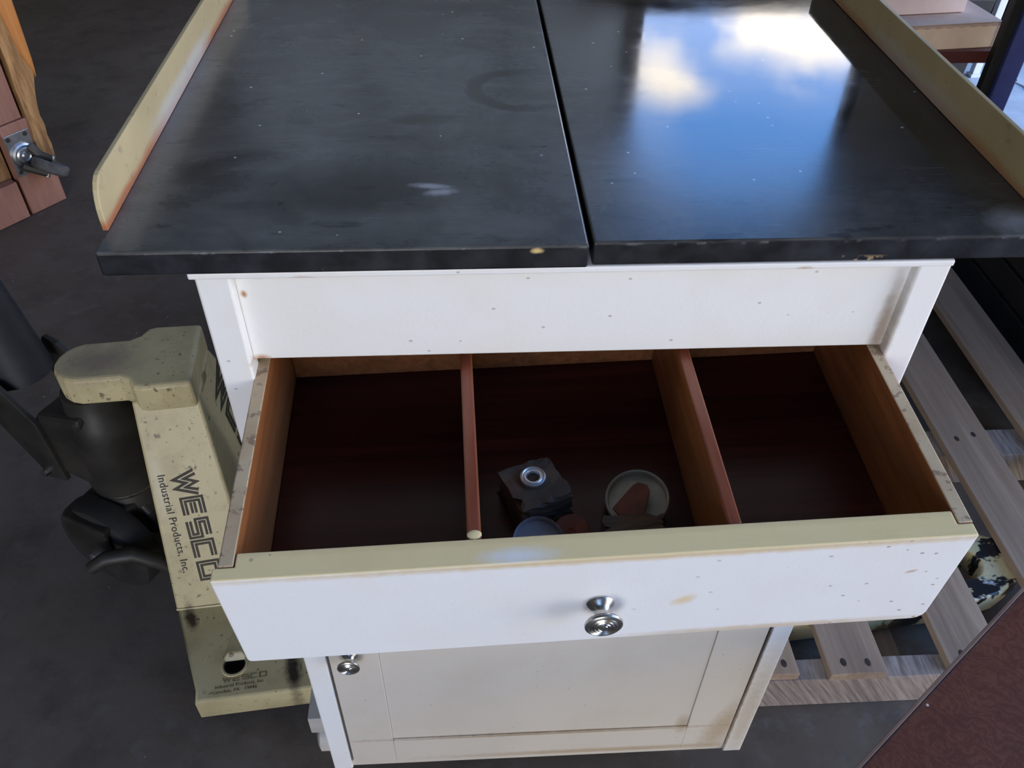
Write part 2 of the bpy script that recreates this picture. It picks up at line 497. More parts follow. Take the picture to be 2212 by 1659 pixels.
_m = Mat('tarnished_chrome', rough=0.25, metal=1.0)
_n = _m.noise(90, 5, 0.65)
_m.color(_m.ramp(_n, [(0.4, (0.62, 0.61, 0.58, 1)), (0.7, (0.36, 0.33, 0.27, 1))]))
_m.rough(_m.mixf(_n, 0.14, 0.42))
MT['chrome'] = _m.m
MT['zinc'] = m_plain('zinc_plate', (0.55, 0.57, 0.6, 1), (0.4, 0.42, 0.45, 1), 0.38, 1.0, 40)
MT['jack'] = m_cream_jack()
MT['black_metal'] = m_plain('dusty_black_metal', (0.016, 0.0145, 0.012, 1), (0.048, 0.043, 0.035, 1), 0.5, 0.0, 11, bump=0.1)
MT['handle_metal'] = m_plain('dark_blue_grey_paint', (0.020, 0.022, 0.027, 1), (0.045, 0.047, 0.055, 1), 0.5, 0.0, 10, bump=0.1)
MT['rubber'] = m_plain('black_rubber', (0.016, 0.015, 0.014, 1), (0.032, 0.030, 0.027, 1), 0.7, 0.0, 20)
MT['greyrubber'] = m_plain('scuffed_grey_rubber', (0.06, 0.06, 0.06, 1), (0.13, 0.13, 0.13, 1), 0.75, 0.0, 30)
MT['ink'] = m_plain('faded_black_print', S(46, 40, 34), S(70, 60, 46), 0.6, 0.0, 60)
MT['faint_ink'] = m_plain('rubbed_grey_print', S(140, 126, 92), S(110, 96, 70), 0.6, 0.0, 80)
MT['weathered'] = m_weathered()
MT['sawn'] = m_sawn()
MT['nail'] = m_plain('rusty_nail_hole', (0.02, 0.015, 0.012, 1), (0.05, 0.035, 0.025, 1), 0.8)
MT['burl'] = m_burl()
MT['burl_edge'] = m_wood('veneer_edge_wood', S(92, 60, 44), S(140, 112, 92), None, 'x', 6, 0.5).m
MT['mauve'] = m_wood('mauve_brown_board', S(146, 104, 90), S(166, 124, 108), S(122, 82, 74), 'z', 6, 0.5, 0.4, 0.1, 10, True).m
MT['torn'] = m_wood('torn_tan_wood', S(112, 80, 50), S(196, 154, 106), S(78, 54, 36), 'z', 7, 0.8, 0.25, 0.7, 9).m
MT['orange'] = m_wood('honey_orange_wood', S(188, 122, 66), S(206, 144, 84), S(160, 96, 50), 'z', 5, 0.4, 0.4, 0.08, 14).m
MT['card'] = m_plain('brown_cardboard', S(196, 170, 150), S(180, 154, 136), 0.8, 0, 9, 0.2)
MT['card_side'] = m_plain('tan_cardboard_edge', S(232, 206, 176), S(220, 194, 166), 0.8, 0, 12, 0.2)
MT['card_pale'] = m_plain('pale_pink_card', S(240, 220, 212), S(228, 208, 202), 0.75, 0, 9, 0.2)
MT['shelf'] = m_plain('dark_red_shelf_paint', S(74, 34, 28), S(92, 44, 36), 0.5, 0, 12)
MT['blue'] = m_plain('dark_blue_rack_paint', S(66, 76, 132), S(56, 64, 110), 0.45, 0, 8)
MT['blackpaint'] = m_plain('matt_black_paint', (0.008, 0.008, 0.008, 1), (0.016, 0.015, 0.014, 1), 0.6, 0, 12)
MT['whitepole'] = m_plain('white_pole_paint', S(228, 230, 232), S(216, 218, 222), 0.5, 0, 12)
MT['rustblock'] = m_wood('rusty_black_block', (0.028, 0.024, 0.020, 1), (0.065, 0.054, 0.044, 1), S(120, 84, 58), 'x', 22, 0.75, 0.3, 0.7, 3, True, 0.5).m
MT['cup'] = m_plain('pale_grey_cup', S(168, 164, 150), S(140, 134, 120), 0.5, 0, 40)
MT['bluecup'] = m_plain('bluish_grey_disc', S(128, 134, 150), S(108, 112, 128), 0.45, 0.3, 40)
MT['leather'] = m_plain('red_brown_leather', S(118, 62, 42), S(88, 46, 32), 0.65, 0, 60)
MT['whitewheel'] = m_plain('off_white_caster_plastic', S(206, 202, 194), S(190, 186, 178), 0.5, 0, 30)

_g = Mat('window_glass')
_t = _g.t
_tr = _g.new('ShaderNodeBsdfTransparent')
_gl = _g.new('ShaderNodeBsdfGlossy')
_gl.inputs['Roughness'].default_value = 0.02
_mx = _g.new('ShaderNodeMixShader')
_mx.inputs[0].default_value = 0.06
_t.links.new(_tr.outputs[0], _mx.inputs[1])
_t.links.new(_gl.outputs[0], _mx.inputs[2])
_t.links.new(_mx.outputs[0], _t.nodes['Material Output'].inputs[0])
MT['glass'] = _g.m
_g = Mat('dusty_frosted_glass')
_t = _g.t
_tl = _g.new('ShaderNodeBsdfTranslucent')
_g.put(_tl.inputs['Color'], _g.ramp(_g.noise(2.2, 5), [(0.3, (0.34, 0.34, 0.32, 1)), (0.7, (0.50, 0.50, 0.48, 1))]))
_t.links.new(_tl.outputs[0], _t.nodes['Material Output'].inputs[0])
MT['frosted'] = _g.m

# ------------------------------------------------------------------ mesh helpers
def obj(name, bm, mat, parent=None, smooth=False, bevel=0.0, seg=2, loc=None, rot=None, angle=35):
    if bevel > 0:
        bm.normal_update()
        ed = [e for e in bm.edges if len(e.link_faces) == 2 and e.calc_face_angle(0) > radians(angle)]
        bmesh.ops.bevel(bm, geom=ed, offset=bevel, segments=seg, profile=0.5, affect='EDGES', clamp_overlap=True)
    bmesh.ops.recalc_face_normals(bm, faces=bm.faces[:])
    me = bpy.data.meshes.new(name)
    bm.to_mesh(me)
    bm.free()
    return link(name, me, mat, parent, smooth, loc, rot)

def link(name, me, mat, parent=None, smooth=False, loc=None, rot=None):
    for mm in (mat if isinstance(mat, (list, tuple)) else [mat]):
        me.materials.append(MT[mm] if isinstance(mm, str) else mm)
    if smooth:
        for p in me.polygons:
            p.use_smooth = True
        me.set_sharp_from_angle(angle=radians(40)) if hasattr(me, 'set_sharp_from_angle') else None
    o = bpy.data.objects.new(name, me)
    COL.objects.link(o)
    if parent:
        o.parent = parent
    if loc:
        o.location = loc
    if rot:
        o.rotation_euler = rot
    return o

def thing(name, label, cat, loc=(0, 0, 0), rz=0.0, group=None):
    o = bpy.data.objects.new(name, None)
    o.empty_display_size = 0.05
    COL.objects.link(o)
    o.location = loc
    o.rotation_euler = (0, 0, rz)
    o['label'] = label
    o['category'] = cat
    if group:
        o['group'] = group
    return o

def tag(o, label, cat, group=None):
    o['label'] = label
    o['category'] = cat
    if group:
        o['group'] = group
    return o

def struct(o, label=None, cat=None):
    o['kind'] = 'structure'
    if label:
        o['label'] = label
    if cat:
        o['category'] = cat
    return o

def box(bm, x0, x1, y0, y1, z0, z1, M=None):
    vs_ = [bm.verts.new(v) for v in [(x0, y0, z0), (x1, y0, z0), (x1, y1, z0), (x0, y1, z0), (x0, y0, z1), (x1, y0, z1), (x1, y1, z1), (x0, y1, z1)]]
    for f in ((0, 3, 2, 1), (4, 5, 6, 7), (0, 1, 5, 4), (1, 2, 6, 5), (2, 3, 7, 6), (3, 0, 4, 7)):
        bm.faces.new([vs_[i] for i in f])
    if M is not None:
        bmesh.ops.transform(bm, matrix=M, verts=vs_)
    return vs_

def bx(name, x0, x1, y0, y1, z0, z1, mat, parent=None, bevel=0.0015, **kw):
    bm = bmesh.new()
    box(bm, x0, x1, y0, y1, z0, z1)
    return obj(name, bm, mat, parent, bevel=bevel, **kw)

def prism(bm, pts, a0, a1, plane='xy'):
    def P(u, v, w):
        return {'xy': (u, v, w), 'xz': (u, w, v), 'yz': (w, u, v)}[plane]
    A = [bm.verts.new(P(u, v, a0)) for u, v in pts]
    Bv = [bm.verts.new(P(u, v, a1)) for u, v in pts]
    n = len(pts)
    bm.faces.new(A[::-1])
    bm.faces.new(Bv)
    for i in range(n):
        bm.faces.new((A[i], A[(i + 1) % n], Bv[(i + 1) % n], Bv[i]))
    return A + Bv

def hexa(bm, bot, top):
    A = [bm.verts.new(p) for p in bot]
    Bv = [bm.verts.new(p) for p in top]
    bm.faces.new(A[::-1])
    bm.faces.new(Bv)
    for i in range(len(A)):
        bm.faces.new((A[i], A[(i + 1) % len(A)], Bv[(i + 1) % len(A)], Bv[i]))
    return A + Bv

def lathe(bm, prof, seg=28, M=None, closed=False):
    rings = []
    allv = []
    for r, z in prof:
        if r < 1e-6:
            v = bm.verts.new((0, 0, z))
            rings.append([v])
            allv.append(v)
        else:
            ring = [bm.verts.new((r * cos(2 * pi * i / seg), r * sin(2 * pi * i / seg), z)) for i in range(seg)]
            rings.append(ring)
            allv += ring
    pairs = list(zip(rings, rings[1:])) + ([(rings[-1], rings[0])] if closed else [])
    for a, b in pairs:
        for i in range(seg):
            j = (i + 1) % seg
            if len(a) == 1 and len(b) == 1:
                continue
            if len(a) == 1:
                bm.faces.new((a[0], b[i], b[j]))
            elif len(b) == 1:
                bm.faces.new((a[i], a[j], b[0]))
            else:
                bm.faces.new((a[i], a[j], b[j], b[i]))
    if M is not None:
        bmesh.ops.transform(bm, matrix=M, verts=allv)
    return allv

def cyl(bm, p0, p1, r0, r1=None, seg=20):
    r1 = r0 if r1 is None else r1
    p0, p1 = Vector(p0), Vector(p1)
    d = p1 - p0
    M = Matrix.Translation(p0) @ d.to_track_quat('Z', 'Y').to_matrix().to_4x4()
    return lathe(bm, [(0, 0), (r0, 0), (r1, d.length), (0, d.length)], seg, M)

def tube(bm, pts, r, seg=10):
    pts = [Vector(p) for p in pts]
    rings = []
    up = Vector((0, 0, 1))
    prev = None
    for i, p in enumerate(pts):
        t = (pts[min(i + 1, len(pts) - 1)] - pts[max(i - 1, 0)]).normalized()
        if prev is None:
            a = t.cross(up)
            if a.length < 1e-3:
                a = t.cross(Vector((1, 0, 0)))
        else:
            a = prev - t * prev.dot(t)
        a.normalize()
        prev = a
        b = t.cross(a)
        rr = r[i] if isinstance(r, (list, tuple)) else r
        rings.append([bm.verts.new(p + (a * cos(2 * pi * k / seg) + b * sin(2 * pi * k / seg)) * rr) for k in range(seg)])
    for A, Bv in zip(rings, rings[1:]):
        for k in range(seg):
            bm.faces.new((A[k], A[(k + 1) % seg], Bv[(k + 1) % seg], Bv[k]))
    bm.faces.new(rings[0][::-1])
    bm.faces.new(rings[-1])

def plate_with_holes(name, outer, holes, z0, z1, mat, parent, bevel=0.002):
    """flat plate cut to an outline with openings"""
    cu = bpy.data.curves.new(name, 'CURVE')
    cu.dimensions = '2D'
    cu.fill_mode = 'BOTH'
    for pts in [outer] + holes:
        sp = cu.splines.new('POLY')
        sp.points.add(len(pts) - 1)
        for i, (x, y) in enumerate(pts):
            sp.points[i].co = (x, y, 0, 1)
        sp.use_cyclic_u = True
    cu.extrude = (z1 - z0) / 2 - bevel
    cu.bevel_depth = bevel
    cu.bevel_resolution = 2
    cu.offset = -bevel
    t = bpy.data.objects.new(name, cu)
    me = bpy.data.meshes.new_from_object(t)
    bpy.data.objects.remove(t)
    me.transform(Matrix.Translation((0, 0, (z0 + z1) / 2)))
    me.name = name
    me.materials.clear()
    return link(name, me, mat, parent)

def text_mesh(body, size, space=1.0):
    cu = bpy.data.curves.new('print', 'FONT')
    cu.body = body
    cu.size = size
    cu.space_character = space
    cu.resolution_u = 3
    t = bpy.data.objects.new('print', cu)
    me = bpy.data.meshes.new_from_object(t)
    bpy.data.objects.remove(t)
    me.materials.clear()
    return me

def arc(cx, cy, r, a0, a1, n):
    return [(cx + r * cos(radians(a0 + (a1 - a0) * i / n)), cy + r * sin(radians(a0 + (a1 - a0) * i / n))) for i in range(n + 1)]

random.seed(7)

# ================================================================== the room
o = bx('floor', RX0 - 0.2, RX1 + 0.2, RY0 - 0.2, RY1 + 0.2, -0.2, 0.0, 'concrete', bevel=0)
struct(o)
o = bx('ceiling', RX0 - 0.2, RX1 + 0.2, RY0 - 0.2, RY1 + 0.2, RZ, RZ + 0.2, 'ceiling', bevel=0)
struct(o)
struct(bx('wall_left', RX0 - 0.2, RX0, RY0, RY1, 0, RZ, 'wall', bevel=0))
bm = bmesh.new()
box(bm, RX0 - 0.2, FD_X0, RY0 - 0.2, RY0, 0, RZ)
box(bm, FD_X1, RX1 + 0.2, RY0 - 0.2, RY0, 0, RZ)
box(bm, FD_X0, FD_X1, RY0 - 0.2, RY0, FD_Z, RZ)
struct(obj('wall_front', bm, 'wall'))
bm = bmesh.new()
box(bm, RX1, RX1 + 0.2, RY0, DOOR_Y0, 0, RZ)
box(bm, RX1, RX1 + 0.2, DOOR_Y1, RY1, 0, RZ)
box(bm, RX1, RX1 + 0.2, DOOR_Y0, DOOR_Y1, DOOR_Z, RZ)
struct(obj('wall_right', bm, 'wall'))
FROST_X0 = -1.30
bm = bmesh.new()
box(bm, RX0 - 0.2, FROST_X0, RY1, RY1 + 0.2, 0, RZ)
box(bm, WIN_X1, RX1 + 0.2, RY1, RY1 + 0.2, 0, RZ)
box(bm, FROST_X0, WIN_X1, RY1, RY1 + 0.2, 0, WIN_Z0)
box(bm, FROST_X0, WIN_X1, RY1, RY1 + 0.2, WIN_Z1, RZ)
struct(obj('wall_back', bm, 'wall'))
# high window band: frame, mullions, one clear pane and three dusty frosted ones
fy0, fy1 = RY1 + 0.05, RY1 + 0.11
bm = bmesh.new()
mull = [FROST_X0, -0.62, 0.14, WIN_X0 - 0.09, WIN_X1 - 0.04]
for mx_ in mull:
    w_ = 0.09 if mx_ == WIN_X0 - 0.09 else 0.04
    box(bm, mx_, mx_ + w_, fy0, fy1, WIN_Z0 + 0.0401, WIN_Z1 - 0.0401)
box(bm, FROST_X0, WIN_X1, fy0, fy1, WIN_Z0, WIN_Z0 + 0.04)
box(bm, FROST_X0, WIN_X1, fy0, fy1, WIN_Z1 - 0.04, WIN_Z1)
win = struct(obj('window_1', bm, 'winframe'))
bx('window_sill', FROST_X0 - 0.05, WIN_X1 + 0.05, RY1 - 0.06, RY1 + 0.049, WIN_Z0 - 0.03, WIN_Z0 - 0.0002, 'winframe', win)
for i_ in range(4):
    x0_ = mull[i_] + (0.09 if i_ == 3 else 0.04)
    bx('pane', x0_, mull[i_ + 1], RY1 + 0.078, RY1 + 0.082, WIN_Z0 + 0.04, WIN_Z1 - 0.04, 'glass' if i_ == 3 else 'frosted', win, bevel=0)
# rolled-up door: coil housing and the two guide rails
bm = bmesh.new()
cyl(bm, (RX1 - 0.2, DOOR_Y0 - 0.05, DOOR_Z + 0.22), (RX1 - 0.2, DOOR_Y1 + 0.05, DOOR_Z + 0.22), 0.19, seg=24)
dr = struct(obj('door_1', bm, 'winframe', smooth=True))
for yy in (DOOR_Y0 - 0.06, DOOR_Y1):
    bx('guide_rail', RX1 - 0.06, RX1 - 0.001, yy, yy + 0.06, 0.0, DOOR_Z + 0.03, 'winframe', dr)
o = bx('ground_outside', -30, 40, -30, 40, -0.6, -0.21, 'ground', bevel=0)
struct(o)

# ================================================================== cabinet
TOPZ = 0.95
cab = thing('kitchen_cabinet', 'white painted wooden cabinet with a pulled-out divided drawer and a panelled door', 'cabinet')
HW = 0.300
bx('stile', -HW, -0.273, 0.0, 0.022, 0.050, 0.924, 'white', cab, 0.002)
bx('stile', 0.273, HW, 0.0, 0.022, 0.050, 0.924, 'white', cab, 0.002)
bx('top_trim', -HW - 0.004, HW, -0.002, 0.024, 0.9225, 0.9285, 'white', cab, 0.0015)
bx('top_rail', -0.2735, 0.2735, 0.010, 0.028, 0.8315, 0.9235, 'white', cab, 0.0015)
bx('middle_rail', -0.2735, 0.2735, 0.006, 0.028, 0.655, 0.700, 'white', cab, 0.0015)
bx('bottom_rail', -0.2735, 0.2735, 0.004, 0.024, 0.050, 0.067, 'door_paint', cab, 0.002)
bx('side_panel', -HW, -HW + 0.014, 0.0225, 0.56, 0.115, 0.9275, 'white', cab)
bx('side_panel', HW - 0.014, HW, 0.0225, 0.56, 0.115, 0.9275, 'white', cab)
bx('back_panel', -HW + 0.0145, HW - 0.0145, 0.546, 0.56, 0.115, 0.9275, 'sidewood', cab)
bx('bottom_panel', -HW + 0.0145, HW - 0.0145, 0.03, 0.5455, 0.118, 0.132, 'sidewood', cab)
bx('drawer_shelf', -HW + 0.0145, HW - 0.0145, 0.03, 0.5455, 0.668, 0.680, 'sidewood', cab)
# door: stiles and rails round a sunk panel with an ogee-like bead
DX0, DX1, DZ0, DZ1 = -0.2692, 0.2692, 0.0695, 0.652
bm = bmesh.new()
box(bm, -0.2084, 0.2064, 0.0004, 0.018, 0.1346, 0.5879)
door = obj('door', bm, 'door_paint', cab, bevel=0.001)
bx('door_stile', DX0, -0.2085, -0.001, 0.019, DZ0, DZ1, 'door_paint', door, 0.0007)
bx('door_stile', 0.2065, DX1, -0.001, 0.019, DZ0, DZ1, 'door_paint', door, 0.0007)
bx('door_rail', -0.2084, 0.2064, -0.001, 0.019, DZ0, 0.1345, 'door_paint', door, 0.0006)
bx('door_rail', -0.2084, 0.2064, -0.001, 0.019, 0.588, DZ1, 'door_paint', door, 0.0006)
bx('bead', -0.2075, 0.2055, -0.0022, 0.0004, 0.1352, 0.1392, 'door_paint', door, 0.001)

def knob_bm(k=1.0):
    """turned knob: flared foot, waisted neck, broad face with concentric grooves; axis +z is outward"""
    bm = bmesh.new()
    prof = [(0, 0), (0.0108, 0), (0.0112, 0.0012), (0.0104, 0.0028), (0.0078, 0.0050), (0.0060, 0.0075), (0.0056, 0.0100), (0.0064, 0.0128),
            (0.0100, 0.0146), (0.0136, 0.0160), (0.0148, 0.0178), (0.0144, 0.0196), (0.0128, 0.0208), (0.0122, 0.0208), (0.0116, 0.0198), (0.0106, 0.0208),
            (0.0096, 0.0214), (0.0088, 0.0203), (0.0080, 0.0214), (0.0070, 0.0218), (0.0062, 0.0206), (0.0054, 0.0217), (0.0045, 0.0219), (0.0037, 0.0207), (0.0030, 0.0218), (0.0016, 0.0214), (0, 0.0219)]
    lathe(bm, [(r * k, z * k) for r, z in prof], 40)
    return bm
obj('knob', knob_bm(0.93), 'chrome', door, smooth=True, loc=(-0.243, -0.001, 0.368), rot=(radians(90), 0, 0))
# the door knob stands high on the left stile
door.children[-1].location.z = 0.366
# casters under the cabinet
def caster(x, y, yaw, r=0.021, k=1.0):
    bm = bmesh.new()
    M = Matrix.Translation((x, y, 0)) @ Matrix.Rotation(yaw, 4, 'Z')
    W = Matrix.Translation((0, 0, r)) @ Matrix.Rotation(radians(90), 4, 'X')
    lathe(bm, [(0, -0.011), (r * 0.8, -0.011), (r, -0.007), (r, 0.007), (r * 0.8, 0.011), (0, 0.011)], 22, M @ W)
    w = obj('caster', bm, 'whitewheel', cab, smooth=True)
    bm = bmesh.new()
    tz_ = max(0.05, 2 * r + 0.008)
    box(bm, -0.012, 0.012, -0.016, -0.0125, r * 0.6, tz_, M)
    box(bm, -0.012, 0.012, 0.0125, 0.016, r * 0.6, tz_, M)
    box(bm, -0.018, 0.018, -0.018, 0.018, tz_ - 0.002, tz_ + 0.002, M)
    obj('caster_fork', bm, 'zinc', w)
    return w
caster(0.194, 0.048, radians(80))
caster(-0.320, 0.070, radians(90), 0.031)
caster(0.26, 0.53, radians(50))
caster(-0.26, 0.53, radians(50))
for sx in (-1, 1):
    bx('caster_block', sx * 0.26 - 0.03, sx * 0.26 + 0.03, 0.50, 0.5455, 0.0527, 0.1175, 'sidewood', cab)
bx('caster_block', 0.16, 0.23, 0.025, 0.075, 0.0527, 0.1175, 'sidewood', cab)
bx('caster_block', -0.336, -0.20, 0.045, 0.095, 0.0722, 0.1145, 'whitewheel', cab)

# ---- drawer, pulled out and sagging
DM = Matrix.LocRotScale(Vector((0.0011, -0.1917, 0.8109)), Euler((0.0625, -0.022, 0.0156), 'XYZ'), None)
FW, FH, BW = 0.551, 0.1213, 0.544
bm = bmesh.new()
# lipped front: outer plate plus thicker inner block
prism(bm, [(-FW / 2, 0), (FW / 2, 0), (FW / 2, 0.011), (0.264, 0.011), (0.264, 0.0225), (-0.260, 0.0225), (-0.260, 0.011), (-FW / 2, 0.011)], -FH, 0.0, 'xy')
for sgn, off in ((1, 0.010), (-1, 0.004)):
    ce = [e for e in bm.edges if all(abs(v.co.z + FH) < 1e-5 and v.co.x * sgn > FW / 2 - 1e-4 for v in e.verts)]
    bmesh.ops.bevel(bm, geom=ce, offset=off, segments=3, profile=0.5, affect='EDGES')
drawer = obj('drawer', bm, ['white_drawer', 'old_cream'], cab, bevel=0.0012)
drawer.location, drawer.rotation_euler = DM.to_translation(), DM.to_euler()
for p in drawer.data.polygons:
    if p.normal.z > 0.8 or p.center.y > 0.012:
        p.material_index = 1
BD = 0.292
for s in (-1, 1):
    bm = bmesh.new()
    x0, x1 = (-BW / 2, -0.2605) if s < 0 else (0.2645, BW / 2 + 0.004)
    box(bm, x0, x1, 0.0112, BD, -0.105, 0.0)
    sd = obj('drawer_side', bm, ['sidewood', 'rim'], drawer, bevel=0.0012)
    for p in sd.data.polygons:
        if p.normal.z > 0.6:
            p.material_index = 1
bx('drawer_back', -0.2603, 0.2643, BD - 0.012, BD, -0.085, -0.006, 'sidewood', drawer)
bx('drawer_bottom', -0.2603, 0.2643, 0.0228, BD, -0.092, -0.0855, 'mahog', drawer)
for xa in (-0.0955, 0.0965):
    dv = bx('divider', xa, xa + 0.0105, 0.0228, BD - 0.0122, -0.0853, -0.001, ['sidewood', 'divider'], drawer)
    for p in dv.data.polygons:
        if p.normal.z > 0.5:
            p.material_index = 1
bm = bmesh.new()
bmesh.ops.create_icosphere(bm, subdivisions=2, radius=1)
bmesh.ops.transform(bm, matrix=Matrix.Translation((-0.0900, 0.027, -0.0012)) @ Matrix.Diagonal((0.0056, 0.0042, 0.0008, 1)), verts=bm.verts)
obj('paint_drip', bm, 'old_cream', drawer, smooth=True)
obj('knob', knob_bm(1.0), 'chrome', drawer, smooth=True, loc=(0.003, 0.0, -0.063), rot=(radians(90), 0, 0))

# ================================================================== worktop leaves
XL, XS, XR, TD = -0.3655, 0.0056, 0.3775, 0.60
def leaf(x0, x1, y0, dz, label):
    t = thing('worktop_leaf', label, 'worktop', (0, 0, TOPZ + dz), 0, 'hinged halves of the black worktop')
    bm = bmesh.new()
    box(bm, x0, x1, y0, TD, -0.0213, 0.0)
    s = obj('slab', bm, ['blacktop', 'blackedge'], t, bevel=0.0022, seg=3)
    for p in s.data.polygons:
        if p.normal.z < 0.55:
            p.material_index = 1
    return t
lf = leaf(XL, XS - 0.0016, -0.004, 0.0, 'left half of the black worktop with a cup ring and a bright cream guard')
rt = leaf(XS + 0.0016, XR, -0.002, 0.0008, 'right half of the black worktop reflecting blue sky and cloud')
def guard(parent, x, s, mat, y0):
    bm = bmesh.new()
    h = 0.0405
    pts = [(y0, 0.0003), (TD, 0.0003), (TD, h)] + [(y0 + 0.020 - 0.020 * sin(radians(a)) * 1.0, h - 0.030 * (1 - cos(radians(a)))) for a in (0, 15, 30, 45, 60, 75, 90)] + [(y0, 0.006)]
    prism(bm, pts, x - 0.0022, x + 0.0022, 'yz')
    return obj('side_guard', bm, mat, parent, bevel=0.0008)
guard(lf, XL - 0.0022 + 0.0023, -1, 'guard_left', 0.026)
guard(rt, XR - 0.0022, 1, 'guard_right', 0.022)

# ================================================================== things in the drawer
def in_drawer(o, x, y, z, rz=0.0, rx=0.0, ry=0.0):
    M = DM @ Matrix.Translation((x, y, z)) @ Euler((rx, ry, rz), 'XYZ').to_matrix().to_4x4()
    o.location = M.to_translation()
    o.rotation_euler = M.to_euler()
    return o
def rough_block(name, sx, sy, sz, seed, parent=None):
    rg = random.Random(seed)
    bm = bmesh.new()
    bmesh.ops.create_cube(bm, size=1.0)
    bmesh.ops.subdivide_edges(bm, edges=bm.edges[:], cuts=7, use_grid_fill=True)
    for v in bm.verts:
        e = sum(abs(abs(c) - 0.5) < 1e-4 for c in v.co)
        j = 0.0015 if e == 1 else 0.007 * (rg.random() ** 2) + 0.001
        p = Vector((v.co.x * sx, v.co.y * sy, v.co.z * sz))
        if v.co.z > -0.49:
            p -= p.normalized() * j * (0.4 + rg.random())
        v.co = p + Vector((0, 0, sz / 2))
    return obj(name, bm, 'rustblock', parent)
FLZ = -0.0853
t = thing('grommet_block', 'dark ragged square block with a silver ring on top, in the drawer', 'block')
rough_block('block', 0.050, 0.049, 0.030, 3, t)
bm = bmesh.new()
lathe(bm, [(0.0055, 0.0), (0.0112, 0.0), (0.0116, 0.002), (0.0108, 0.0040), (0.0094, 0.0046), (0.0084, 0.0038), (0.0074, 0.0046), (0.0062, 0.0044), (0.0052, 0.0032), (0.0050, 0.0005)], 36, closed=True)
obj('grommet', bm, 'zinc', t, smooth=True, loc=(0.0, 0.004, 0.0288))
in_drawer(t, -0.0370, 0.113, FLZ, radians(23))
def cup(name, r, mat, label, cat, x, y, z, rz, rx, ry):
    bm = bmesh.new()
    prof = [(0, 0.0), (r * 0.85, 0.0), (r * 0.98, 0.003), (r, 0.0085), (r * 0.97, 0.0105), (r * 0.92, 0.0095), (r * 0.88, 0.0045), (r * 0.5, 0.0035), (0, 0.0032)]
    lathe(bm, prof, 40)
    return in_drawer(tag(obj(name, bm, mat, None, smooth=True), label, cat), x, y, z, rz, rx, ry)
cup('caster_cup', 0.0275, 'cup', 'pale grey round cup with a raised rim lying in the drawer', 'cup', 0.0505, 0.101, FLZ + 0.0075, 0, radians(9), radians(-9))
bm = bmesh.new()
prism(bm, [(-0.0195, -0.005), (-0.015, -0.0125), (0.006, -0.015), (0.0145, 0.006), (0.013, 0.012), (0.006, 0.0155), (0.001, 0.0135)], 0, 0.003, 'xy')
tb = tag(obj('leather_tab', bm, 'leather', None, bevel=0.0006), 'red-brown leather tab lying in the pale grey cup', 'tab')
in_drawer(tb, 0.0465, 0.0975, FLZ + 0.0158, 0, radians(9), radians(-9))
o = rough_block('worn_block', 0.052, 0.022, 0.035, 11)
tag(o, 'dark worn block with a frayed top edge against the drawer front', 'block')
in_drawer(o, 0.038, 0.0610, FLZ, radians(-3))
cup('round_disc', 0.0215, 'bluecup', 'bluish grey round disc half hidden behind the drawer front', 'disc', -0.0385, 0.0640, FLZ + 0.009, 0, radians(14), 0)
bm = bmesh.new()
lathe(bm, [(0, 0), (0.0150, 0), (0.0156, 0.0015), (0.0150, 0.003), (0.004, 0.003), (0.003, 0.002), (0, 0.002)], 32)
o = tag(obj('leather_disc', bm, 'leather', None, smooth=True), 'red-brown leather disc tilted beside the dark square block', 'disc')
in_drawer(o, -0.0100, 0.0735, FLZ + 0.0085, 0, radians(26), radians(-10))

# ================================================================== pallet jack
JA = radians(5.4)
jk = thing('pallet_jack', 'cream hand pallet jack with black pump, lettered frame and forks under the pallet', 'pallet jack', (-0.519, 0.097, 0), JA)
YC = 0.375
# forks, cut with a round hole in the heel and a roller slot near the tip
def fork(ym, mirror):
    f = (lambda y: 2 * YC - y) if mirror else (lambda y: y)
    outer = [(-0.046, 0.172), (0.001, 0.022), (0.003, 0.0), (0.3, 0.0), (1.26, 0.0), (1.33, 0.012), (1.39, 0.040)] + [(1.415, 0.062), (1.42, 0.082), (1.415, 0.102), (1.39, 0.122), (1.33, 0.150), (1.26, 0.160), (0.11, 0.160), (0.09, 0.172)]
    h1 = [(0.057 + 0.0165 * cos(a), 0.056 + 0.0150 * sin(a)) for a in [2 * pi * i / 24 for i in range(24)]]
    h2 = arc(1.300, 0.080, 0.032, -90, 90, 10) + [(1.08, 0.112), (1.08, 0.048)]
    outer, h1, h2 = [[(x, f(y)) for x, y in q] for q in (outer, h1, h2)]
    fk = plate_with_holes('fork', outer, [h1, h2], 0.028, 0.078, 'jack', jk, 0.005)
    bm = bmesh.new()
    lathe(bm, [(0.0165, 0), (0.0215, 0), (0.0205, 0.003), (0.0175, 0.003)], 28, Matrix.Translation((0.057, f(0.056), 0.0775)), closed=True)
    obj('hole_rim', bm, 'jack', fk, smooth=True)
    bm = bmesh.new()
    lathe(bm, [(0.0150, 0.030), (0.0164, 0.030), (0.0164, 0.0772), (0.0150, 0.0772)], 28, Matrix.Translation((0.057, f(0.056), 0)) @ Matrix.Diagonal((1, 0.92, 1, 1)), closed=True)
    obj('hole_shade_liner', bm, 'rubber', fk, smooth=True)  # dark liner painting in the shade of the hollow fork
    if not mirror:
        bm = bmesh.new()
        hexa(bm, [(0.036, 0.062, 0.077), (0.078, 0.062, 0.077), (0.064, 0.125, 0.077), (0.050, 0.125, 0.077)],
             [(0.045, 0.072, 0.087), (0.069, 0.072, 0.087), (0.062, 0.118, 0.080), (0.052, 0.118, 0.080)])
        obj('pressed_ridge', bm, 'jack', fk, bevel=0.003)
    bm = bmesh.new()
    cyl(bm, (1.25, f(0.052), 0.036), (1.25, f(0.108), 0.036), 0.0355, seg=24)
    obj('load_roller', bm, 'greyrubber', fk, smooth=True)
    return fk
